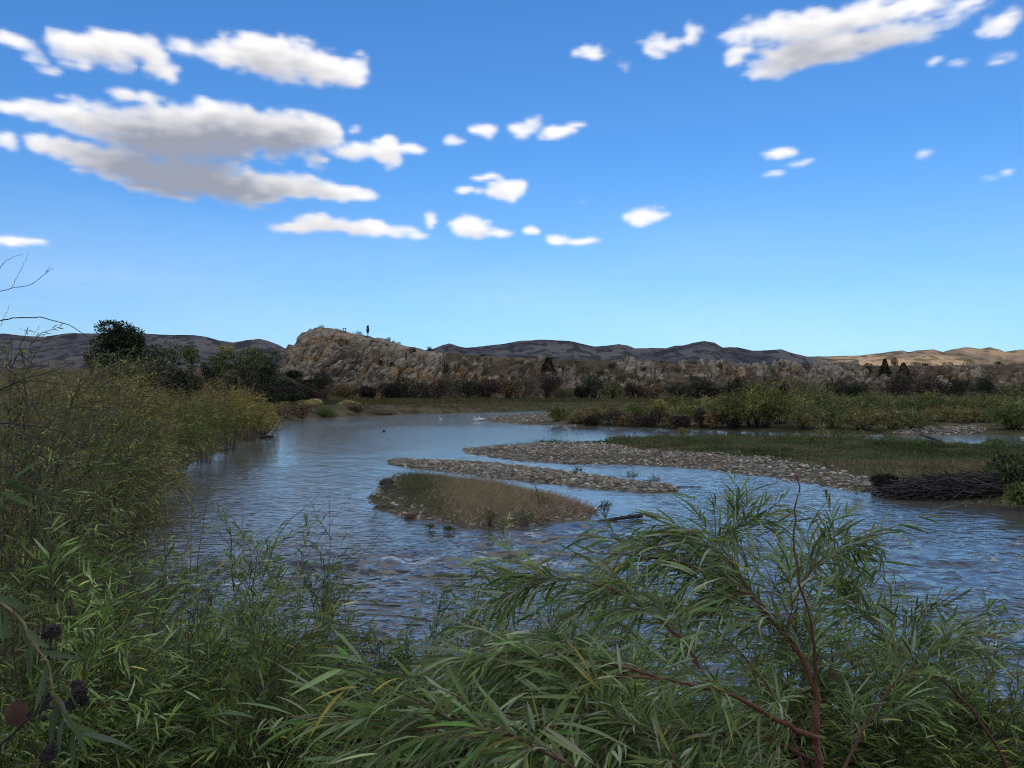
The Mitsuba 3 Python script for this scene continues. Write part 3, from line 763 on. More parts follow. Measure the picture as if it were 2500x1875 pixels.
def crest_bush(kind, label, u, vtop, w, cols, cat='bush', group=None, n=420, leaf=.34, lobes=5, dd=0.5):
    d = float(crest_depth(u)) + dd
    vb = float(np.interp(u, ru, rv)) + 2
    b = pt(u, vb, d)
    bush(kind, label, b - [0, 0, .35], w * d / F, (vb - vtop) * d / F + .35, cols, n=n, leaf=leaf, lobes=lobes, cat=cat, group=group, lw=.45)


g1 = 'low scrub on the crest of the rocky hill'
for u, v, w in sorted([(785, 791, 18), (822, 800, 8), (868, 806, 20), (880, 808, 14), (926, 824, 16), (937, 825, 12), (963, 831, 14), (976, 833, 16), (756, 801, 8)]):
    crest_bush('crest_scrub', '{n} low sparse scrub against the sky on the hill crest, counted from the steep end', u, v, w, DARK, group=g1, n=160, leaf=.3)
crest_bush('juniper_bush', 'round green juniper on the hill crest beside the slim upright tree', 948, 823, 11, GREEN + DARK, n=260)
crest_bush('crest_bush', 'dark round bush alone where the hill crest meets the plateau', 1048, 845, 15, DARK, n=300)
g2 = 'bushes along the plateau edge'
for u, v, w, c in sorted([(1276, 867, 16, DARK), (1619, 877, 20, DARK), (1690, 880, 48, DARK), (1700, 876, 30, GREEN), (1742, 882, 22, DARK), (1960, 882, 60, PURPLE), (2005, 884, 40, DARK), (2050, 880, 44, GREEN), (2118, 886, 18, DARK), (2235, 884, 34, PURPLE), (2265, 887, 32, PURPLE), (2370, 876, 42, GREEN), (2440, 882, 24, DARK), (2490, 878, 36, DARK), (2310, 890, 30, DARK), (1180, 865, 20, DARK), (2560, 880, 40, DARK), (1345, 873, 14, DARK), (1850, 889, 16, DARK)], key=lambda r: r[0]):
    crest_bush('plateau_bush', '{n} dark bush on the flat plateau edge, counted from the rocky hill', u, v, w, c, group=g2, n=500)
crest_bush('grey_bush', 'wide wispy grey bush rising above the plateau edge', 1528, 866, 42, GREY, n=900, leaf=.4, lobes=7)
crest_bush('juniper_tree', 'tallest dark juniper on the plateau edge toward the sunlit hills', 2182, 872, 26, DARK, cat='tree', n=900, dd=-1)


def juniper(label, u, v, w, h):
    SEED[0] += 1
    rng = np.random.default_rng(SEED[0])
    b = on_face(u, v); d = b[1]; W, Hh = w * d / F, h * d / F
    key = thing('juniper_tree', label, 'tree')
    n = 2200
    t = rng.uniform(0, 1, n) ** 1.3; a = rng.uniform(0, 6.283, n)
    r = W * .5 * (1 - t) ** .75 * (.75 + .35 * nz(np.stack([a * 1.5, t * 6, a * 0], -1), 5)) * rng.uniform(.5, 1, n) ** .5
    p = b + np.stack([r * np.cos(a), r * np.sin(a) - .3, t * Hh], -1)
    vv_, f, m = leaves(p, np.stack([np.cos(a), np.sin(a), 1 + 0 * a], -1) + rng.normal(size=(n, 3)) * .4, .42, .2, rng, 0)
    put(key + '__crown', (vv_, f), 'plant_matter', color=tint(rng, n, DARK, m))
    labels[key + '__crown'] = {'kind': 'stuff'}
    vv_, f = tubes(np.array([[b - [0, 0, .5], b + [0, 0, Hh * .5], b + [0, 0, Hh * .9]]]), np.array([[.2, .12, .03]]), 5)
    put(key + '__trunk', (vv_, f), 'wood_matter', color=np.array(BARKDARK))


juniper('dark pointed juniper standing in the wide soil gap of the cliff', 2205, 938, 52, 52)
juniper('slim dark juniper in front of the plateau edge beside the wide gap', 2160, 912, 28, 36)
juniper('green juniper high on the slope just past the rocky hill', 1338, 910, 40, 36)
# the slim tree, on its own on the hill crest
rng = np.random.default_rng(5)
b = pt(898, float(np.interp(898, ru, rv)) + 3, float(crest_depth(898)) - .5)
key = thing('slim_tree', 'slim upright tree standing alone on the crest of the rocky hill', 'tree')
n = 420; t = rng.uniform(.28, 1, n); a = rng.uniform(0, 6.283, n); r = .42 * np.sin(np.clip((t - .2) / .85, 0, 1) * math.pi) ** .6 * rng.uniform(.3, 1, n)
v, f, m = leaves(b + np.stack([r * np.cos(a), r * np.sin(a), t * 3.5], -1), np.stack([np.cos(a) * .5, np.sin(a) * .5, 1 + 0 * a], -1), .34, .16, rng, 0)
put(key + '__crown', (v, f), 'plant_matter', color=tint(rng, n, DARK, m)); labels[key + '__crown'] = {'kind': 'stuff'}
v, f = tubes(np.array([[b - [0, 0, .6], b + [.05, 0, 1.4], b + [0, 0, 3.1]]]), np.array([[.16, .12, .04]]), 6)
put(key + '__trunk', (v, f), 'wood_matter', color=np.array(BARKDARK))
# the bench shelter-like table on the crest
b = pt(841, float(np.interp(841, ru, rv)) + 2, float(crest_depth(841)) - 1.0)
key = thing('picnic_table', 'small flat-topped table on the crest of the rocky hill', 'table')


def box(c, s):
    m = trimesh.creation.box(s); m.apply_translation(c); return m


put(key + '__table_top', box(b + [0, 0, 1.35], [1.5, .9, .1]), 'wood_matter', color=(.12, .1, .09))
for i, sx in enumerate((-1, 1)):
    put(key + '__leg' + ('' if i == 0 else '_001'), box(b + [sx * .38, 0, .5], [.14, .6, 1.6]), 'wood_matter', color=(.1, .085, .075))

fru, frv = np.array([(1340, 1036), (1500, 1043), (1600, 1046), (1700, 1050), (1880, 1055), (2000, 1059), (2100, 1061), (2230, 1060), (2400, 1061), (2500, 1064)]).T


def water_edge(u, back=1.2):
    return H * F / (float(np.interp(u, fru, frv)) - YH) + back


# ---- willow flat beyond the right channel: front row, then rows behind
G3 = 'low reddish brown brush along the water edge of the willow flat'
for i, u in enumerate(np.arange(1420, 1790, 36)):
    d = water_edge(u, -2.4)
    far_bush('edge_brush', '{n} low reddish brush clump along the willow flat, counted from the gravel spit', u, d + 3.2, 1003 + 8 * math.sin(i * 2.1), 64, PURPLE if i % 3 else BROWN, n=900, leaf=.26, lobes=8, lw=.35, group=G3)
far_bush('spit_bush', 'rounded green bush at the tip of the willow flat beside the gravel spit', 1372, water_edge(1372, 2.2), 990, 62, GREEN + OLIVE, n=1600, leaf=.26, lobes=9, lw=.35)
far_bush('spit_bush', 'small yellow-green bush at the water in front of the reddish brush', 1402, water_edge(1402, .9), 1019, 40, OLIVE, n=900, leaf=.22, lobes=6, lw=.35)
far_bush('willow_bush', 'pale brownish willow bush behind the reddish brush', 1450, 93, 987, 120, BROWN + OLIVE, n=2200, leaf=.26, lobes=11, lw=.3)
far_bush('willow_bush', 'round olive willow bush rising over the reddish brush', 1558, 93, 973, 66, GREEN + OLIVE, n=1800, leaf=.26, lobes=9, lw=.3)
far_bush('willow_bush', 'bright tipped willow bush beside the round olive one', 1606, 100, 970, 56, OLIVE + GOLD, n=1500, leaf=.26, lobes=8, lw=.3)
far_bush('willow_bush', 'wide low olive willow bush left of the largest willow', 1680, 86, 986, 140, OLIVE + GREEN, n=3200, leaf=.25, lobes=14, lw=.3)


def big_willow(label, u, d, vtop, wpx, cols, n=40, tw=14, lv=9, group=None, leaf=(.3, .05), droop=.5):
    b = on_ground(u, d)
    return shrub('willow', label, b, top_h(b, vtop, d) * 1.12, wpx * d / F * .5, cols, group=group, n=n, tw=tw, lv=lv, leaf=leaf, twl=.9, lod=0, droop=droop, tmin=.12, thick=.03, cat='willow', matter='plant_matter', bark=BARKDARK, vary=.3)


big_willow('largest olive-green willow on the flat, drooping to the water', 1850, water_edge(1850, 2), 936, 215, OLIVE + GREEN, 80, 18, 9)
big_willow('green willow drooping over the water beside the largest willow', 1790, water_edge(1790, 1.5), 962, 110, GREEN + OLIVE, 40, 14, 9)
big_willow('rusty olive willow close behind the largest willow', 1905, water_edge(1905, 7), 943, 140, GOLD + OLIVE, 40, 14, 9)
G4, G5 = 'willows in the front row of the flat past the largest willow', 'willows in the back rows of the flat'
for i, (u, d, vt, w) in enumerate([(1965, 74, 985, 130), (2035, 75, 992, 120), (2110, 76, 996, 120), (2180, 76, 998, 110), (2240, 78, 1006, 110), (2300, 82, 996, 120), (2370, 86, 1000, 110), (2420, 88, 1002, 90)]):
    big_willow('{n} low willow in the front row of the flat, counted from the largest willow', u, water_edge(u, 1.8 + 1.5 * (i % 2) + (8 if u > 2270 else 0)), vt, w, (GREY + OLIVE, GREEN + GREY, BROWN + OLIVE)[i % 3], 30, 11, 8, group=G4)
for i, (u, d, vt, w) in enumerate(sorted([(1965, 96, 950, 150), (2040, 98, 958, 150), (2110, 95, 962, 150), (2180, 100, 965, 150), (2260, 98, 968, 150), (2330, 102, 970, 150), (2400, 100, 966, 150), (2480, 99, 962, 160), (2000, 122, 948, 140), (2130, 124, 955, 150), (2270, 126, 958, 160), (2390, 124, 957, 150), (2500, 122, 952, 150), (1740, 118, 958, 120), (1660, 122, 966, 100), (2560, 110, 960, 140)])):
    big_willow('{n} willow crown in the back rows of the flat, counted from the gravel spit', u, d, vt, w, (GREEN + OLIVE, OLIVE + GREY, GREEN)[i % 3], 30, 11, 8, group=G5, leaf=(.36, .06))
big_willow('rounded green willow at the picture edge where the far channel ends', 2470, 66, 988, 120, GREEN, 50, 14, 9)

# ---- far bank meadow and grass
def grass(key, xy, zf, h, w, cols, rng, lean=.35, label=None, kind='grass', vary=.3):
    n = len(xy)
    z = zf(xy[:, 0], xy[:, 1])
    ok = np.isfinite(z); xy, z = xy[ok], z[ok]; n = len(xy)
    hh = h * rng.uniform(.45, 1.25, n) if np.isscalar(h) else h[ok]
    d = np.stack([rng.normal(0, lean, n), rng.normal(0, lean, n), np.ones(n)], -1)
    v, f, m = leaves(np.stack([xy[:, 0], xy[:, 1], z - .02], -1), d, hh, w, rng, 0, .35)
    v = v.reshape(n, 4, 3)
    v[:, 1] = v[:, 0] + (v[:, 1] - v[:, 0]) * .5 ; v[:, 3] = v[:, 0] + (v[:, 3] - v[:, 0]) * .5
    c = tint(rng, n, cols, m, vary) if isinstance(cols, list) else np.repeat(cols[ok], m, 0)
    put(key, (v.reshape(-1, 3), f), 'plant_matter', color=c, label=label, category='grass', kind='stuff')


rng = np.random.default_rng(77)
n = 26000
u = rng.uniform(600, 1750, n); dd = 128 + 120 * rng.uniform(0, 1, n) ** 1.3
x = (u - CX) / F * dd
sd = sdist(RIVER, x, dd)
k = (sd < -.3) & (dd < 246)
pn = n3(x[k], dd[k] * .5, 0, .09, 31, 3)
cc = np.where((pn > .52)[:, None], [.14, .11, .05], [.075, .09, .035]) * rng.lognormal(0, .25, (k.sum(), 1))
grass('meadow_grass', np.stack([x[k], dd[k]], -1), ground_z, .55 * rng.uniform(.5, 1.3, k.sum()), .17, cc, rng, label='rough green and straw meadow between the river and the rocks')
# reddish and green bushes at the bend
for lab, u, d, vt, w, c in [('yellow-green willow bush closing the thicket at the river bend', 640, 62, 973, 76, GOLD + OLIVE), ('reddish brown bush on the far bank just past the bend', 690, 92, 978, 74, BROWN), ('second reddish brown bush on the far bank, beside bright green leaves', 735, 99, 979, 66, BROWN + PURPLE), ('bright green low bush at the water below the rocky hill', 790, 106, 993, 50, GREEN), ('dry straw-coloured bush on the meadow edge', 762, 118, 972, 70, TAN), ('pale straw grass tussock bush below the rock foot', 850, 126, 976, 60, TAN), ('dark low bush beside the bare mud cut of the far bank', 880, 116, 990, 50, DARK + BROWN)]:
    far_bush('bank_bush', lab, u, d, vt, w, c, n=1500, leaf=.27, lobes=8, lw=.3)
# bare mud cut in the far bank
mud = trimesh.creation.icosphere(3)
vv_ = mud.vertices * [4.2, 1.6, .75]; vv_[:, 2] += (n3(*vv_.T, 1.2, 4, 3) - .5) * .5
put('mud_bank', (vv_ + [gp(905, 1010)[0], 118.5, .25], mud.faces), 'soil_matter', smooth=30, kind='structure', label='bare pale mud cut in the far bank')

# ---- left bank thicket
def bank(kind, label, u, d, vtop, wpx, cols, **k):
    b = on_ground(u, d); b[2] -= .1
    return shrub(kind, label, b, top_h(b, vtop, d) * 1.08, wpx * d / F * .5, cols, **k)


W1 = dict(wind=(.35, -.1, .0), cat='shrub')
bank('willow_shrub', 'tall grey-brown willow shrub with bare twigs at the picture edge', 20, 7.2, 775, 420, GREY + OLIVE + WILLOW, n=34, tw=14, lv=12, leaf=(.085, .011), twl=.55, thick=.012, **W1)
bank('willow_shrub', 'grey-green willow shrub leaning towards the water in front of the golden shrubs', 200, 9.5, 872, 330, WILLOW + OLIVE, n=32, tw=13, lv=12, leaf=(.1, .013), twl=.6, **W1)
bank('willow_shrub', 'olive willow shrub with arching tips below the big cottonwood', 285, 12.5, 890, 260, OLIVE + WILLOW, n=34, tw=13, lv=11, leaf=(.11, .015), twl=.6, **W1)
bank('brown_shrub', 'half-bare brown shrub with dead twigs behind the first willows', 110, 12.5, 850, 330, OLIVE + BROWN, n=40, tw=11, lv=7, leaf=(.09, .014), twl=.6, bark=BARKDARK, thick=.014, **W1)
bank('golden_shrub', 'golden seeded shrub below the terrace trees', 262, 20, 855, 210, GOLD + OLIVE, n=44, tw=12, lv=9, leaf=(.13, .022), twl=.7, **W1)
bank('golden_shrub', 'olive gold shrub on the bank behind the drooping tan willow', 335, 19, 900, 180, GOLD + OLIVE, n=40, tw=12, lv=9, leaf=(.12, .02), twl=.6, **W1)
bank('tan_willow', 'drooping tan willow hanging over the water beside the pale boulder', 370, 25, 1012, 150, TAN + GOLD, n=46, tw=12, lv=9, leaf=(.17, .018), twl=.6, droop=.8, **W1)
bank('olive_shrub', 'olive shrub leaning out over the water nearest the open river', 290, 17, 1040, 200, OLIVE + GOLD, n=44, tw=12, lv=9, leaf=(.12, .016), twl=.5, droop=.7, **W1)
bank('green_willow', 'green willow at the water just past the pale boulder', 440, 33, 968, 150, GREEN + OLIVE, n=46, tw=12, lv=8, leaf=(.19, .03), twl=.7, lod=0, **W1)
bank('green_willow', 'dense green and olive willow halfway along the bank', 500, 39, 955, 150, OLIVE + GREEN, n=46, tw=12, lv=8, leaf=(.2, .033), twl=.7, lod=0, **W1)
bank('green_willow', 'olive willow close to the dark logs at the water edge', 562, 47, 950, 130, OLIVE, n=46, tw=12, lv=8, leaf=(.22, .036), twl=.8, lod=0, **W1)
bank('golden_willow', 'yellow-olive willow before the river bend', 612, 56, 962, 110, GOLD + OLIVE, n=44, tw=12, lv=8, leaf=(.24, .036), twl=.8, lod=0, **W1)
bank('brown_shrub', 'brown and olive shrub behind the green bank willows', 415, 46, 928, 150, OLIVE + BROWN + GREEN, n=40, tw=12, lv=8, leaf=(.2, .036), twl=.8, lod=0, **W1)
bank('olive_shrub', 'olive brown shrub below the dark round bush of the slope', 350, 42, 905, 200, OLIVE + BROWN, n=44, tw=12, lv=8, leaf=(.2, .036), twl=.9, lod=0, **W1)
bank('brown_shrub', 'tawny shrub in front of the dark bushes at the hill foot', 530, 62, 926, 150, BROWN + GOLD, n=40, tw=12, lv=8, leaf=(.25, .045), twl=1, lod=0, **W1)
bank('brown_shrub', 'tawny shrub before the meadow, next to the yellow-olive willow', 592, 72, 944, 110, BROWN + GOLD, n=40, tw=12, lv=8, leaf=(.26, .045), twl=.9, lod=0, **W1)
far_bush('round_bush', 'dark blue-green round bush standing apart on the brown slope', 452, 84, 903, 72, DARK, n=2200, leaf=.3, lobes=9)
bank('grey_shrub', 'dark grey-brown shrubbery below the big cottonwood', 190, 32, 862, 220, GREY + OLIVE, n=46, tw=12, lv=8, leaf=(.18, .03), twl=.8, lod=0, **W1)
bank('grey_shrub', 'shadowy shrubbery deep behind the edge willows', 60, 26, 845, 260, GREY + OLIVE, n=46, tw=12, lv=8, leaf=(.16, .028), twl=.8, lod=0, **W1)
bank('grey_shrub', 'dim grey shrub between the golden shrub and the terrace', 300, 62, 875, 170, GREY + DARK, n=40, tw=12, lv=8, leaf=(.25, .045), twl=1, lod=0, **W1)
bank('grass_tuft_shrub', 'grassy olive clump at the near water edge under the tan willow', 250, 13.5, 1150, 200, OLIVE + WILLOW, n=46, tw=9, lv=8, leaf=(.13, .012), twl=.4, up=.5, **W1)

# ---- front willows
W2 = dict(wind=(.22, -.08, .05), cat='willow', bark=BARK)
FRONT = [('dense green willow filling the lower corner beneath the brown seed heads', 60, 3.3, 1190, 560, {}), ('leafy willow beside the corner willow, tips over the water', 330, 4.2, 1235, 430, {}), ('willow with upright sprigs against the bright water', 590, 4.4, 1290, 380, {}),
         ('dark low willow in front of the upright sprigs', 420, 2.9, 1440, 480, {}), ('willow with a rusty trailing tip by the gap of bright water', 780, 4.6, 1400, 340, {}), ('low willow in the middle under the riffle', 985, 4.6, 1450, 320, {}), ('low willow left of the big red-stemmed willow', 1180, 4.7, 1440, 320, {}),
         ('deep green willow sunk at the bottom of the picture', 700, 2.7, 1590, 460, {}), ('shaded willow with brown stems under the corner leaves', 160, 2.5, 1510, 420, {}), ('small willow seen through the branches of the red-stemmed willow', 1420, 4.6, 1400, 300, {}),
         ('willow at the edge behind the slender right twigs', 2180, 3.5, 1530, 360, {}), ('last willow before the open water at the picture edge', 2400, 3.6, 1560, 340, {}), ('willow under the thick red stem', 1900, 3.4, 1530, 380, {}), ('green willow beneath the long low branch', 1560, 3.0, 1600, 420, {})]
for lab, u, d, vt, w, k in FRONT:
    bank('front_willow', lab, u, d, vt - 70, w * 1.15, WILLOW, n=58, tw=22, lv=12, leaf=(.078, .0078), twl=.3, thick=.005, tmin=.34, up=.1, side=.65, droop=.45, low=.62, **{**W2, **k})


def px_path(rows, k=22, seed=0):
    p = np.array([pt(u, v, d) for u, v, d in rows])
    t = np.linspace(0, len(p) - 1, k)
    from scipy.interpolate import PchipInterpolator
    q = PchipInterpolator(np.arange(len(p)), p)(t)
    return q + (np.random.default_rng(seed).normal(0, .002, q.shape))


RIGHT = [('trunk', [(2012, 2400, 1.76), (2008, 1990, 1.75), (2000, 1875, 1.75), (1990, 1800, 1.75), (1995, 1690, 1.76)], (.0105, .0085), 0),
         ('branch', [(1993, 1690, 1.76), (1955, 1600, 1.78), (1900, 1533, 1.8), (1855, 1475, 1.82), (1790, 1434, 1.85), (1700, 1388, 1.9), (1610, 1363, 1.95), (1520, 1351, 2.0)], (.0075, .0018), 46),
         ('branch', [(1995, 1692, 1.76), (1990, 1600, 1.75), (1975, 1500, 1.74), (1948, 1400, 1.74), (1938, 1320, 1.75), (1945, 1240, 1.76), (1951, 1190, 1.77), (1938, 1150, 1.77)], (.0042, .0012), 0),
         ('branch', [(1990, 1800, 1.75), (1900, 1758, 1.7), (1800, 1705, 1.65), (1720, 1680, 1.62), (1620, 1660, 1.6), (1500, 1655, 1.58), (1380, 1672, 1.56)], (.0068, .0015), 44),
         ('branch', [(1740, 1685, 1.63), (1690, 1600, 1.66), (1630, 1529, 1.7), (1560, 1475, 1.75), (1480, 1434, 1.8), (1400, 1413, 1.85), (1320, 1417, 1.9), (1205, 1475, 1.95)], (.0042, .001), 40),
         ('branch', [(1620, 1662, 1.6), (1500, 1620, 1.6), (1400, 1598, 1.6), (1300, 1597, 1.6), (1190, 1625, 1.6)], (.0035, .001), 34),
         ('branch', [(2470, 1900, 2.2), (2400, 1770, 2.2), (2300, 1660, 2.2), (2190, 1583, 2.25), (2120, 1517, 2.3), (2080, 1467, 2.3), (2040, 1434, 2.3)], (.005, .001), 34),
         ('branch', [(1925, 1554, 1.8), (1935, 1475, 1.82), (1970, 1409, 1.85), (2020, 1359, 1.9), (2090, 1319, 1.95)], (.0036, .001), 26),
         ('branch', [(1880, 1517, 2.1), (1790, 1392, 2.3), (1745, 1326, 2.4), (1790, 1291, 2.4), (1880, 1277, 2.4)], (.004, .001), 26),
         ('branch', [(1860, 1483, 1.82), (1780, 1375, 1.9), (1720, 1326, 1.95), (1650, 1301, 2.0)], (.0035, .001), 26),
         ('branch', [(2050, 1900, 1.9), (2120, 1760, 2.0), (2200, 1650, 2.1), (2290, 1591, 2.2), (2350, 1550, 2.3)], (.0042, .001), 36),
         ('branch', [(1500, 1950, 1.2), (1360, 1850, 1.15), (1230, 1790, 1.1), (1100, 1770, 1.08), (980, 1800, 1.06)], (.0035, .0009), 26),
         ('branch', [(1990, 1860, 1.76), (1850, 1800, 1.7), (1700, 1790, 1.62), (1560, 1800, 1.55), (1430, 1840, 1.5)], (.0045, .001), 44),
         ('branch', [(1700, 1960, 1.5), (1640, 1850, 1.5), (1540, 1770, 1.5), (1420, 1740, 1.5), (1290, 1750, 1.5)], (.004, .001), 38),
         ('branch', [(1980, 1950, 2.3), (1900, 1720, 2.35), (1780, 1566, 2.4), (1640, 1475, 2.45), (1500, 1450, 2.5)], (.005, .001), 44)]
rng = np.random.default_rng(404)
key = thing('red_stemmed_willow', 'large wind-swept willow with red-brown stems and long grey-green leaves filling the near bank', 'willow')
NB, LV = {}, []
for i, (pn_, rows, (r0, r1), ntw) in enumerate(RIGHT):
    p = px_path(rows, 24, i)
    kk = NB.get(pn_, 0); NB[pn_] = kk + 1
    v, f = tubes(p[None], (r0 + (r1 - r0) * np.linspace(0, 1, 24) ** .8)[None], 7)
    put(f'{key}__{pn_}' + (f'_{kk:03d}' if kk else ''), (v, f), 'wood_matter', color=np.array(BARKRED) * (1.0 if i in (0, 1, 3) else .8) * (.75 + .5 * n3(v[:, 0], v[:, 1], v[:, 2], 40, 3, 2))[:, None])
    if not ntw:
        continue
    wind = np.array([-.42, -.05, .04]) if i not in (6, 7, 8, 10) else np.array([.05, -.05, .3])
    tg = twigs_of(rng, p[None], ntw, .19, .06, wind * .75, .02, 6, .8)
    tw_v, tw_f = tubes(tg[:, ::2], np.array([[.0016, .0012, .0006]]) * np.ones((ntw, 1)), 4)
    LV.append((tg, wind, (tw_v, tw_f)))
v, f = join([x[2] for x in LV])
put(key + '__twig', (v, f), 'wood_matter', color=np.array(BARKTAN) * .8); labels[key + '__twig'] = {'kind': 'stuff'}
allp, alld = [], []
for tg, wind, _ in LV:
    per = 14
    idx = np.repeat(np.arange(len(tg)), per); t = np.tile(np.linspace(.08, 1, per), len(tg)) + rng.uniform(-.03, .03, len(idx))
    p, tan = along(tg, idx, t)
    allp.append(p); alld.append(tan * .8 + unit(rng.normal(size=p.shape)) * .62 + wind * .4)
allp, alld = np.vstack(allp), np.vstack(alld)
n = len(allp)
L, Wd = .08 * rng.uniform(.5, 1.3, n), .0061 * rng.uniform(.75, 1.25, n)
v, f, m = leaves(allp, alld, L, Wd, rng, 2, .5)
c = tint(rng, n, SILVER, m, .24)
show = L * Wd / allp[:, 1] ** 2 * (np.abs(allp[:, 0] / allp[:, 1]) < .66) * (YH - (allp[:, 2] - H) / allp[:, 1] * F < 0 + 1e9) * ((allp[:, 2] - H) / allp[:, 1] > -.49)
big_ = np.argsort(-show)[:280]
vr, cr_ = v.reshape(n, m, 3), c.reshape(n, m, 3)
lf = f.reshape(n, -1, 3)[0] - f.reshape(n, -1, 3)[0].min()
for i, j in enumerate(big_):
    put(f'{key}__leaf' + (f'_{i:03d}' if i else ''), (vr[j], lf), 'leaf_matter', color=cr_[j])
rest = np.setdiff1d(np.arange(n), big_)
put(key + '__foliage', (vr[rest].reshape(-1, 3), (lf[None] + (np.arange(len(rest)) * m)[:, None, None]).reshape(-1, 3)), 'leaf_matter', color=cr_[rest].reshape(-1, 3))
labels[key + '__foliage'] = {'kind': 'stuff'}

# ------------------------------------------------------------------ cobbles on the bars
ICO, ICO1 = trimesh.creation.icosphere(0), trimesh.creation.icosphere(1)
STONE = [((.35, .31, .235), 5), ((.47, .43, .34), 3), ((.21, .185, .145), 4), ((.35, .27, .19), 1.5), ((.6, .56, .47), .6)]


def stone_set(rng, n, lo, hi, power=2.2, proto=ICO):
    """n stones: vertices (n, m, 3) about the origin, faces of one, sizes."""
    s = lo + (hi - lo) * rng.uniform(0, 1, n) ** power
    v = proto.vertices[None] * rng.uniform(.8, 1.2, (n, len(proto.vertices), 1))
    v = v * np.stack([s * rng.uniform(.75, 1.2, n), s * rng.uniform(.6, .95, n), s * rng.uniform(.38, .65, n)], -1)[:, None] * .5
    a = rng.uniform(0, 6.283, n)
    c, sn = np.cos(a)[:, None], np.sin(a)[:, None]
    v = np.stack([v[..., 0] * c - v[..., 1] * sn, v[..., 0] * sn + v[..., 1] * c, v[..., 2]], -1)
    return v, proto.faces, s


def px_of(x, y, z=.3):
    return CX + x / y * F, YH + (H - z) / y * F


def stones_on(key, poly, n, lo, hi, keep, big, seed, power=2.2, cols=STONE):
    rng = np.random.default_rng(seed)
    x0, y0, x1, y1 = poly.bounds
    p = rng.uniform([x0 - .3, y0 - .3], [x1 + .3, y1 + .3], (int(n * 4), 2))
    p = p[sdist(poly, p[:, 0], p[:, 1]) > -.18]
    p = p[keep(p[:, 0], p[:, 1], rng)][:n]
    v, f, s = stone_set(rng, len(p), lo, hi, power)
    z = BARS[key](p[:, 0], p[:, 1])
    v = v + np.stack([p[:, 0], p[:, 1], z + .12 * s], -1)[:, None]
    m = v.shape[1]
    c = tint(rng, len(p), cols, m, .22).reshape(len(p), m, 3)
    order = np.argsort(-s / p[:, 1])
    for i, j in enumerate(order[:big]):
        put(f'{key}__stone' + (f'_{i:03d}' if i else ''), (v[j], f), 'stone_matter', color=c[j], smooth=True)
    r = order[big:]
    put(key + '__cobbles', (v[r].reshape(-1, 3), (f[None] + (np.arange(len(r)) * m)[:, None, None]).reshape(-1, 3)), 'stone_matter', color=c[r].reshape(-1, 3), smooth=True)
    labels[key + '__cobbles'] = {'kind': 'stuff'}


def in_gravel(x, y, rng):
    return gravelly(x, y, rng.normal(0, .9, len(x)))


stones_on('grassy_bar', BAR, 17000, .07, .27, in_gravel, 260, 1)
stones_on('gravel_bar', THIN, 4200, .05, .24, lambda x, y, r: r.uniform(0, 1, len(x)) < .9, 200, 2)
stones_on('island', ISLE, 1500, .05, .22, lambda x, y, r: (n3(x, y, 0, .7, 41, 2) + .25 * sst(1.2, .2, sdist(ISLE, x, y)) > .52), 140, 3)
stones_on('gravel_beach', BEACH, 1200, .12, .35, lambda x, y, r: r.uniform(0, 1, len(x)) < .9, 60, 6)
stones_on('gravel_spit', SPIT, 1200, .12, .4, lambda x, y, r: r.uniform(0, 1, len(x)) < .9, 60, 4)

# ------------------------------------------------------------------ grass on the bars
rng = np.random.default_rng(88)
x0, y0, x1, y1 = BAR.bounds
p = rng.uniform([x0, y0], [min(x1, 52), y1], (170000, 2))
p = p[sdist(BAR, p[:, 0], p[:, 1]) > .15]
p = p[(~in_gravel(p[:, 0], p[:, 1], rng)) & (n3(p[:, 0], p[:, 1], 0, .5, 61, 3) > .36)][:65000]
u, v = px_of(p[:, 0], p[:, 1])
tanz = sst(1118, 1130, v + (n3(p[:, 0], p[:, 1], 0, .25, 62, 2) - .5) * 22) * sst(1850, 2000, u) * sst(1175, 1160, v)
pn = n3(p[:, 0] * .6, p[:, 1], 0, .22, 63, 3)
g0 = np.where((pn > .55)[:, None], [.13, .125, .06], np.where((pn > .43)[:, None], [.10, .125, .05], [.065, .085, .036]))
cc = np.where((rng.uniform(0, 1, len(p)) < tanz * .85)[:, None], [.21, .165, .095], g0) * rng.lognormal(0, .22, (len(p), 1)) * 1.25
hh = (.16 + .3 * sst(.5, .7, n3(p[:, 0], p[:, 1], 0, .4, 64, 2))) * rng.uniform(.5, 1.3, len(p)) * (1 + .3 * tanz)
grass('bar_grass', p, BARS['grassy_bar'], hh, .055, cc, rng, label='patchy green and straw grass covering the long bar')
# taller weeds, one clump each, along the far edge of the bar
G6 = 'leafy weeds along the far edge of the grassy bar'
for i, (u, d, h) in enumerate(sorted([(1505, 56, .4), (1620, 60, .35), (1672, 60.5, .7), (1765, 60, .35), (1935, 58, .55), (2005, 55, 1.0), (2040, 55, .9), (2075, 55.5, .95), (2100, 55, 1.0), (2160, 54.5, .95), (2190, 54, .8), (2230, 54, .7), (2265, 53, .5), (2330, 52, .55), (2420, 51, .6), (2460, 51, .6), (1980, 49, .4), (2250, 46, .4), (2440, 45, .6)])):
    x = (u - CX) / F * d
    bush('bar_weed', '{n} leafy weed clump on the far edge of the grassy bar, counted from upstream', (x, d, float(BARS['grassy_bar'](np.array([x]), np.array([d]))[0])), 1.3, h, GREEN if i % 3 else OLIVE, n=240, leaf=.16, lobes=5, wood=False, lw=.35, group=G6)
bush('dark_weed', 'rust-brown dead weed clump at the far water edge of the bar', (*gp(1672, 1064)[:2], .15), .9, .55, BROWN, n=200, leaf=.16, lobes=4, wood=False)
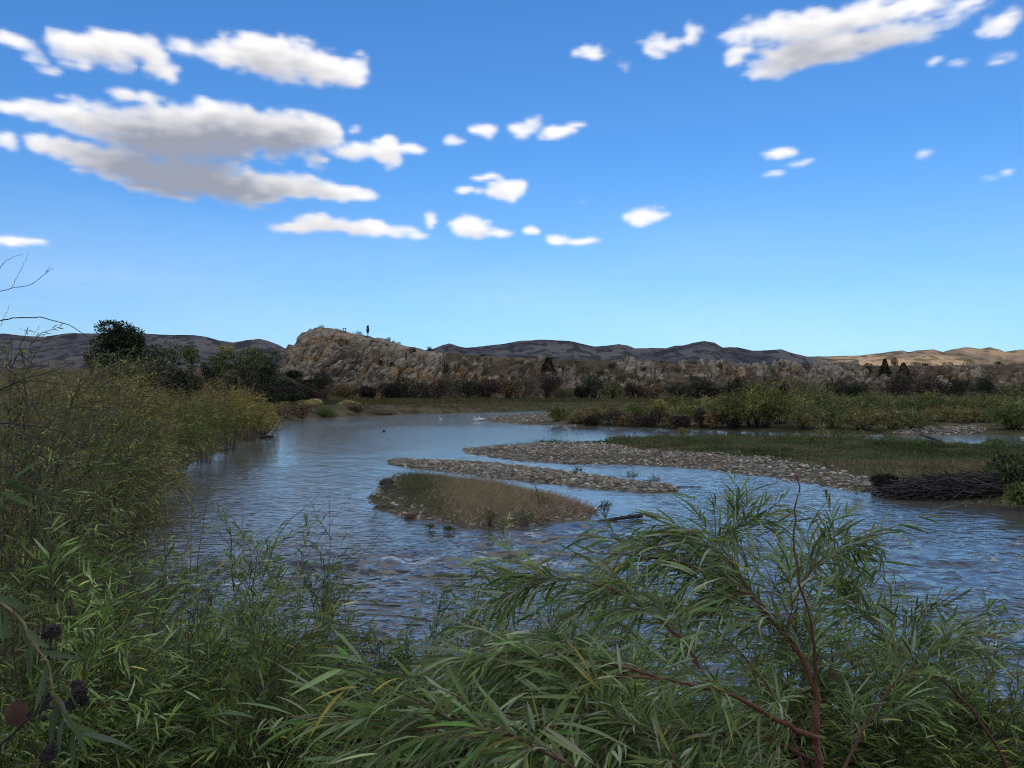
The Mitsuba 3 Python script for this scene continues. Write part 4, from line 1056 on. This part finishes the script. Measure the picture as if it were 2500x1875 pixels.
# bushes round the brush pile at the picture edge
for lab, u, d, w, h, c in [('green shrub crowding the brush pile at the picture edge', 2497, 25.6, 1.5, 1.35, GREEN + DARK), ('dark shrub behind the brush pile at the picture edge', 2490, 28.5, 1.9, 1.35, DARK + GREEN), ('low dark shrub at the upstream end of the brush pile', 2150, 27.6, 1.2, .5, DARK + PURPLE), ('green weeds at the water just past the brush pile', 2505, 23.4, 1.1, .7, GREEN)]:
    x = (u - CX) / F * d
    bush('bar_shrub', lab, (x, d, .15), w, h, c, n=1500, leaf=.16, lobes=8, lw=.35)

# brush pile
rng = np.random.default_rng(9)
key = thing('brush_pile', 'dark heap of washed-up branches at the end of the grassy bar', 'brush pile')
ca = np.array([(2362 - CX) / F * 26.3, 26.3, .12])


def sticks(n, rng, shell):
    a = rng.uniform(0, 6.283, n); r = np.sqrt(rng.uniform(0, 1, n))
    c = np.stack([r * np.cos(a) * 2.5, r * np.sin(a) * 1.15, 0 * a], -1)
    top = .6 * np.sqrt(np.clip(1 - r ** 2, 0, 1)) + .05
    c[:, 2] = top * (rng.uniform(.8, 1.02, n) if shell else rng.uniform(.1, .85, n))
    ang = rng.normal(0, .55, n)
    d = np.stack([np.cos(ang), np.sin(ang) * .8, -np.sign(c[:, 0]) * .16 * np.abs(c[:, 0]) / 3 + rng.normal(0, .14, n)], -1)
    L = rng.uniform(.35, 1.1, n)[:, None]
    s = np.linspace(-1, 1, 5)[None, :, None]
    return ca + c[:, None] + (d * L)[:, None] * s + rng.normal(0, .09, (n, 1, 3)) * (s * s)


st = sticks(150, rng, True)
for i in range(len(st)):
    v, f = tubes(st[i:i + 1], np.array([[.018, .017, .014, .01, .005]]) * rng.uniform(.6, 1.3), 5)
    put(f'{key}__branch' + (f'_{i:03d}' if i else ''), (v, f), 'wood_matter', color=np.array(BARKDARK if i % 4 else (.12, .095, .085)) * rng.uniform(.6, 1.2))
st = sticks(1500, rng, False)
v, f = tubes(st, np.array([[.016, .015, .013, .009, .005]]) * rng.uniform(.5, 1.3, (len(st), 1)), 3)
put(key + '__tangle', (v, f), 'wood_matter', color=np.array(BARKDARK) * .7); labels[key + '__tangle'] = {'kind': 'stuff'}


# ------------------------------------------------------------------ driftwood, rocks
def log(label, rows, r0, r1, col, kind='driftwood_log', limbs=(), cat='log'):
    SEED[0] += 1
    rng = np.random.default_rng(SEED[0])
    p = px_path(rows, 26, 3)
    k = thing(kind, label, cat)
    rad = np.linspace(r0, r1, 26) * rng.uniform(.82, 1.2, 26)
    rad[0] *= .5; rad[-1] *= .4
    parts = [tubes(p[None], rad[None], 9)]
    v, f = parts[0]
    v = v + (n3(v[:, 0], v[:, 1], v[:, 2], 5, 4, 3)[:, None] - .5) * r0 * .8
    put(k + ('__trunk' if limbs else ''), (v, f), 'wood_matter', color=np.array(col) * (.6 + .8 * n3(v[:, 0], v[:, 1], v[:, 2], 7, 8, 3))[:, None], smooth=True)
    if limbs:
        labels.setdefault(k, labels[k])
    for i, l in enumerate(limbs):
        q = px_path(l, 10, 4)
        put(k + '__limb' + (f'_{i:03d}' if i else ''), tubes(q[None], np.linspace(r0 * .45, r0 * .12, 10)[None], 6), 'wood_matter', color=np.array(col) * .8)


dk, gy = (.045, .038, .034), (.14, .12, .105)
log('dark half-sunk log with a knobby end, in the water beyond the weedy island', [(1408, 1279, 21.4), (1440, 1276, 21.4), (1480, 1271, 21.5), (1520, 1264, 21.6), (1555, 1260, 21.7), (1568, 1257, 21.7)], .035, .06, dk, limbs=[[(1530, 1263, 21.6), (1540, 1255, 21.6), (1548, 1254, 21.6)], [(1470, 1272, 21.5), (1465, 1266, 21.5), (1455, 1264, 21.5)]])
log('grey log lying at the downstream tip of the thin cobble bar', [(1620, 1190, 29), (1660, 1190, 29), (1700, 1191, 29), (1742, 1193, 29)], .06, .04, (.08, .068, .06))
log('short dark log awash beside the thin cobble bar', [(1572, 1197, 28.1), (1590, 1195, 28.1), (1620, 1197, 28.1)], .06, .06, dk)
log('charred black log on the upstream end of the weedy island', [(937, 1209, 26.4), (960, 1201, 26.4), (1000, 1197, 26.6), (1060, 1199, 26.6)], .1, .045, (.035, .03, .028))
log('leaning bare branch on the bar against the far channel', [(2245, 1059, 55), (2262, 1066, 55), (2280, 1072, 55), (2300, 1079, 55)], .05, .1, dk, kind='dead_branch', cat='branch')
log('thin forked branch lying on the bar edge by the far channel', [(2395, 1082, 52), (2415, 1076, 52), (2424, 1071, 52)], .05, .04, dk, kind='dead_branch', cat='branch', limbs=[[(2424, 1078, 52), (2455, 1080, 52), (2495, 1082, 52)]])
log('long dark branch sticking out above the brush pile', [(2410, 1128, 27.2), (2440, 1134, 27.1), (2470, 1139, 27), (2520, 1160, 26.8)], .022, .04, dk, kind='dead_branch', cat='branch')
log('dark wet logs jammed at the left bank under the yellow-olive willow', [(632, 1071, 59), (645, 1066, 59), (668, 1066, 59)], .14, .1, dk)
log('bare dead snag standing on the weedy island', [(1325, 1262, 22.6), (1318, 1235, 22.6), (1312, 1205, 22.6), (1306, 1182, 22.6)], .022, .008, (.07, .05, .045), kind='dead_snag', cat='snag', limbs=[[(1318, 1235, 22.6), (1330, 1215, 22.5), (1345, 1205, 22.5)], [(1314, 1212, 22.6), (1300, 1200, 22.6), (1294, 1190, 22.6)], [(1322, 1250, 22.6), (1345, 1230, 22.6), (1366, 1224, 22.6)]])


def boulder(label, p, size, seed, col):
    k = thing('boulder', label, 'boulder')
    m = trimesh.creation.icosphere(3)
    v = m.vertices * np.array(size)
    v = v * (1 + (n3(*m.vertices.T, 1.6, seed, 3)[:, None] - .5) * .8)
    v += (plates(v[:, 0], v[:, 1], v[:, 2], max(size) * .8, seed)[:, None]) * m.vertices * min(size) * .25
    put(k, (v + np.array(p), m.faces), 'stone_matter', color=np.array(col) * (.7 + .6 * n3(v[:, 0], v[:, 1], v[:, 2], 3, seed, 3))[:, None], smooth=False)


boulder('pale boulder at the water under the drooping tan willow', gp(398, 1153, .2), (.55, .4, .32), 3, (.36, .31, .25))
boulder('grey stone at the left bank between the green willows', gp(545, 1096, .1), (.35, .3, .2), 5, (.22, .2, .17))
boulder('dark rock at the upstream edge of the weedy island', gp(945, 1180, .12), (.28, .3, .2), 7, (.1, .085, .075))
boulder('second dark rock at the upstream edge, nearest the charred log', gp(950, 1193, .12), (.24, .3, .18), 8, (.09, .08, .07))
boulder('brown wet rock at the near edge of the weedy island', gp(1000, 1262, .05), (.17, .15, .1), 9, (.14, .1, .08))

# ------------------------------------------------------------------ weeds on the island and in the shallows
rng = np.random.default_rng(55)
p = rng.uniform(ISLE.bounds[:2], ISLE.bounds[2:], (30000, 2))
d_ = sdist(ISLE, p[:, 0], p[:, 1])
u, v = px_of(p[:, 0], p[:, 1])
k = (d_ > .1) & (rng.uniform(0, 1, len(p)) < sst(940, 1060, u + rng.normal(0, 30, len(p))) * .9 + .12)
p, u = p[k][:14000], u[k][:14000]
cc = np.where((rng.uniform(0, 1, len(p)) < sst(1150, 1000, u))[:, None], [.16, .17, .08], np.where((rng.uniform(0, 1, len(p)) < sst(1250, 1400, u) * .7)[:, None], [.46, .34, .25], [.42, .34, .2])) * rng.lognormal(0, .25, (len(p), 1))
hh = .34 * rng.uniform(.4, 1.25, len(p)) * (.6 + .8 * n3(p[:, 0], p[:, 1], 0, .9, 14, 2))
grass('dry_weeds', p, BARS['island'], hh, .018, cc, rng, lean=.5, label='dry pinkish and straw weeds over the small island')
W3 = dict(lod=1, cat='weed', thick=.004, wind=(0, 0, 0), bark=BARKDARK)
for i, (lab, u, v, h, s, c, d) in enumerate([('green leafy sapling at the upstream tip of the weedy island', 920, 1240, .55, .28, GREEN, 0), ('dark green clump on the far side of the weedy island', 1205, 1208, .28, .32, GREEN + DARK, 0), ('tall dark-stemmed weed on the near side of the weedy island', 1195, 1285, .55, .14, DARK + OLIVE, 0), ('leafy weed tuft behind the standing snag', 1330, 1252, .5, .3, OLIVE + BROWN, 0), ('dark grassy tuft at the foot of the standing snag', 1280, 1282, .35, .3, GREEN + DARK, 0), ('thin weed standing in the water near the half-sunk log', 1480, 1262, .5, .18, DARK + GREY, 0),
                                             ('sprawling water weed on the near shore of the weedy island', 1095, 1296, .1, .16, GREEN, 0), ('twin sprigs in the shallows off the weedy island', 1050, 1290, .12, .12, GREY, 0), ('green weeds at the downstream end of the thin cobble bar', 1540, 1176, .4, .3, GREEN, 0), ('pale leafy weeds past the end of the thin cobble bar', 1595, 1184, .35, .34, GREEN + GREY, 0), ('low green mat on the thin cobble bar', 1265, 1143, .12, .4, GREEN, 0), ('weed standing in the channel beside the long bar', 1410, 1160, .35, .25, GREEN, 0), ('grass tuft at the near water edge of the long bar', 2090, 1208, .35, .25, GREEN + TAN, 0)]):
    b = gp(u, v, .05)
    shrub('water_weed', lab, b, h, s, c, n=16, tw=4, lv=7, leaf=(.075, .013), twl=h * .35, **W3)

# ------------------------------------------------------------------ birds
def blob(chain, res=.012):
    """Hulls of neighbouring spheres added into one smooth body."""
    import manifold3d as m3
    tot = m3.Manifold()
    for (a, ra), (b, rb) in zip(chain[:-1], chain[1:]):
        s1, s2 = m3.Manifold.sphere(ra, 20).translate(a), m3.Manifold.sphere(rb, 20).translate(b)
        tot = tot + m3.Manifold.batch_hull([s1, s2])
    tot = tot.refine_to_length(res * 4)
    me = tot.to_mesh()
    t = trimesh.Trimesh(me.vert_properties[:, :3], me.tri_verts)
    return trimesh.smoothing.filter_taubin(t, iterations=8)


def pelican(label, p, turn, tuck):
    k = thing('pelican', label, 'bird', None)
    R = trimesh.transformations.rotation_matrix(turn, [0, 0, 1])
    R[:3, 3] = p

    def part(n_, mesh, col):
        mesh = mesh.copy(); mesh.apply_transform(R)
        put(k + '__' + n_, mesh, 'feather_matter', color=col, smooth=True)
    nk = [((-.36, 0, .16), .115), ((-.44, 0, .3), .06), ((-.40, 0, .44), .045), ((-.345, 0, .56), .042), ((-.37, 0, .66), .05), ((-.42, 0, .685), .052)] if not tuck else [((-.3, 0, .2), .11), ((-.3, 0, .34), .06), ((-.24, 0, .46), .05), ((-.25, 0, .53), .052), ((-.3, 0, .55), .05)]
    head = np.array(nk[-1][0])
    part('body', blob([((-.34, 0, .13), .13), ((-.12, 0, .15), .2), ((.15, 0, .17), .19), ((.42, 0, .17), .1), ((.6, 0, .13), .04)]), (.8, .79, .77))
    part('neck', blob(nk, .01), (.82, .81, .79))
    for i, s in enumerate((-1, 1)):
        w = blob([((-.2, s * .13, .2), .08), ((.1, s * .16, .24), .09), ((.4, s * .1, .22), .05), ((.62, s * .03, .15), .025)])
        part('wing' + ('' if i == 0 else '_001'), w, (.78, .77, .76))
        part('wing_tip' + ('' if i == 0 else '_001'), blob([((.42, s * .1, .17), .035), ((.6, s * .05, .1), .03), ((.68, s * .03, .08), .015)]), (.06, .06, .06))
    b = trimesh.creation.cone(.034, .36, sections=10)
    b.apply_transform(np.diag([.55, 1, 1, 1.0]))
    b.apply_transform(trimesh.transformations.rotation_matrix(-math.pi / 2 - math.radians(38 if not tuck else 55), [0, 1, 0]))
    b.apply_translation(head + [-.03, 0, -.015])
    part('bill', b, (.75, .42, .12))


pa = gp(1167, 1028)
pelican('white pelican swimming with its neck raised by the gravel spit', pa + [0, 0, -.03], 0, False)
pelican('second white pelican, head low behind the first one', pa + [.35, 1.4, -.03], .25, True)


def small_bird(kind, label, p, s, col):
    k = thing(kind, label, 'bird')
    m = blob([(np.array(a) * s, r * s) for a, r in [((-.2, 0, .36), .1), ((-.18, 0, .2), .09), ((-.05, 0, .1), .16), ((.2, 0, .12), .13), ((.42, 0, .16), .04)]], .02)
    put(k, (m.vertices + p, m.faces), 'feather_matter', color=col, smooth=True)


small_bird('gull', 'small white bird floating by itself beyond the bend', gp(1076, 1024), .55, (.8, .8, .8))
small_bird('duck', 'tiny dark duck alone in the open river', gp(937, 1054), .42, (.05, .045, .04))

# ------------------------------------------------------------------ close things: stalks, bare twigs, sprigs, seed heads
G7 = 'thin dry grass stalks standing before the river'
for i, r in enumerate(sorted([[(690, 1640), (695, 1460), (770, 1330), (859, 1211)], [(780, 1620), (813, 1449), (890, 1345), (977, 1256)], [(806, 1640), (806, 1440), (805, 1300), (806, 1195)], [(1150, 1700), (1153, 1560), (1152, 1440), (1151, 1340)], [(470, 1560), (486, 1347), (500, 1260), (510, 1190)], [(600, 1560), (597, 1400), (593, 1300), (592, 1215)], [(466, 1480), (468, 1190), (474, 1110), (478, 1046)], [(403, 1480), (404, 1300), (401, 1220), (396, 1160)], [(640, 1420), (690, 1290), (730, 1250), (765, 1222)]], key=lambda r: r[-1][0])):
    p = px_path([(u, v, 3.0 + .13 * i) for u, v in r], 14, i)
    k = thing('grass_stalk', '{n} hair-thin dry grass stalk in front of the river, counted from the bank thicket', 'grass stalk', G7)
    put(k, tubes(p[None], np.linspace(.0022, .0007, 14)[None], 4), 'wood_matter', color=np.array((.2, .16, .1) if i % 2 else (.1, .075, .06)))
k = thing('bare_shrub', 'leafless shrub reaching in from the picture edge, thin twigs arching against the sky', 'shrub')
for i, (r, r0) in enumerate([([(-160, 1300), (-120, 900), (-60, 800), (0, 784), (31, 777), (80, 774), (104, 776), (157, 789), (205, 815), (241, 849), (250, 866)], .0042), ([(-150, 1000), (-90, 770), (-40, 722), (0, 712), (29, 704), (75, 695), (111, 666), (129, 656)], .003), ([(29, 704), (40, 680), (58, 645), (72, 613)], .0015), ([(111, 666), (117, 658), (121, 648)], .0012), ([(-60, 760), (-30, 690), (0, 654), (14, 637), (55, 620)], .0022), ([(0, 800), (12, 770), (20, 755), (22, 742)], .0013), ([(-160, 1400), (-80, 1010), (0, 952), (60, 925), (130, 905), (180, 885)], .0055), ([(-160, 1300), (-60, 1030), (0, 1032), (60, 1036), (120, 1045), (174, 1070), (234, 1111)], .006), ([(-60, 1200), (0, 1140), (40, 1137), (100, 1160), (160, 1210)], .004), ([(0, 955), (80, 930), (200, 945), (280, 948)], .003), ([(50, 865), (75, 885), (90, 897)], .004)]):
    p = px_path([(u, v, 4.2) for u, v in r], 26, 60 + i)
    put(k + '__twig' + (f'_{i:03d}' if i else ''), tubes(p[None], np.linspace(r0, r0 * .35, 26)[None], 5), 'wood_matter', color=np.array(BARKDARK))


def sprig(label, rows, ntw, leaf, cols, seed, wind, tl=.07, lv=4):
    rng = np.random.default_rng(seed)
    k = thing('willow_sprig', label, 'willow sprig')
    p = px_path(rows, 20, seed)
    put(k + '__stem', tubes(p[None], np.linspace(.002, .0007, 20)[None], 5), 'wood_matter', color=np.array(BARKTAN))
    t = np.linspace(.02, 1, ntw); q, tan = along(p[None], np.zeros(ntw, int), t)
    alt = np.where(np.arange(ntw) % 2, 1.0, -1.0)[:, None]
    side = unit(np.cross(tan, [0, 1, .1])) * alt
    v, f, m = leaves(q, tan * .9 + side * .7 + rng.normal(size=q.shape) * .22 + np.array(wind), leaf[0] * rng.uniform(.7, 1.15, ntw), leaf[1] * rng.uniform(.85, 1.15, ntw), rng, 2, .25)
    c = tint(rng, ntw, cols, m, .15)
    lf = f[:f.shape[0] // ntw]
    for j in range(ntw):
        put(k + '__leaf' + (f'_{j:03d}' if j else ''), (v[j * m:(j + 1) * m], lf), 'leaf_matter', color=c[j * m:(j + 1) * m])


PALE = [((.12, .17, .075), 3), ((.16, .2, .11), 2)]
sprig('big drooping willow sprig in the lower corner, very close', [(-160, 1380, .95), (-60, 1420, .93), (0, 1465, .92), (60, 1530, .91), (108, 1610, .9), (132, 1690, .9), (158, 1750, .9), (192, 1790, .9)], 22, (.06, .0085), PALE, 71, (0, 0, -.1))
sprig('pale willow sprig poking in at the picture edge above the corner willow', [(-200, 1330, 1.15), (-90, 1250, 1.12), (-20, 1200, 1.1), (20, 1180, 1.1)], 12, (.075, .009), PALE, 72, (.6, 0, .2))
sprig('tall willow sprig standing against the bright water', [(720, 1480, 3.2), (735, 1400, 3.2), (745, 1330, 3.2), (752, 1272, 3.2)], 22, (.06, .008), WILLOW, 73, (0, 0, .5))
sprig('thin leaning willow sprig by the hair-thin stalks', [(430, 1420, 3.4), (455, 1330, 3.4), (468, 1260, 3.4), (474, 1195, 3.4)], 20, (.06, .007), WILLOW, 74, (0, 0, .5))
k = thing('burdock', 'dead brown weed with dark round seed heads in the lower corner', 'weed')
st = [[(-60, 1900, 1.0), (30, 1790, 1.0), (80, 1745, 1.0), (115, 1700, 1.0), (110, 1665, 1.0)], [(60, 1990, 1.05), (95, 1890, 1.05), (112, 1840, 1.05)], [(80, 1745, 1.0), (140, 1720, 1.02), (178, 1705, 1.02), (200, 1680, 1.02)], [(115, 1640, 1.0), (118, 1590, 1.0), (125, 1545, 1.0)]]
for i, r in enumerate(st):
    put(k + '__stem' + (f'_{i:03d}' if i else ''), tubes(px_path(r, 12, 80 + i)[None], np.linspace(.0022, .0013, 12)[None], 6), 'wood_matter', color=np.array((.05, .035, .03)))
rng = np.random.default_rng(83)
for i, (u, v, d, r) in enumerate([(104, 1722, 1, .0105), (112, 1705, 1.01, .009), (70, 1746, 1, .005), (108, 1755, 1.0, .005), (175, 1718, 1.02, .011), (195, 1690, 1.02, .012), (205, 1712, 1.03, .009), (186, 1672, 1.03, .009), (115, 1845, 1.05, .013), (126, 1828, 1.05, .009), (112, 1548, 1.0, .008), (132, 1540, 1.0, .012), (122, 1590, 1.0, .007)]):
    m = trimesh.creation.icosphere(3)
    vv_ = m.vertices * (1 + .5 * (rng.uniform(0, 1, len(m.vertices))[:, None] ** 3)) * r * .6
    put(k + '__seed_head' + (f'_{i:03d}' if i else ''), (vv_ + pt(u, v, d), m.faces), 'wood_matter', color=np.array((.03, .022, .02)))
m = trimesh.creation.icosphere(2)
lx, ly = np.meshgrid(np.linspace(-1, 1, 9), np.linspace(-1, 1, 9))
lw_ = .016 * np.sqrt(np.clip(1 - ly ** 2, 0.02, 1))
vv_ = np.stack([lx * lw_, .004 * np.sin(3 * lx) + .006 * ly ** 2, ly * .018], -1).reshape(-1, 3)
put(k + '__dry_leaf', (vv_ + pt(40, 1745, 1.02), grid_faces(9, 9)), 'leaf_matter', color=np.array((.15, .085, .06)))
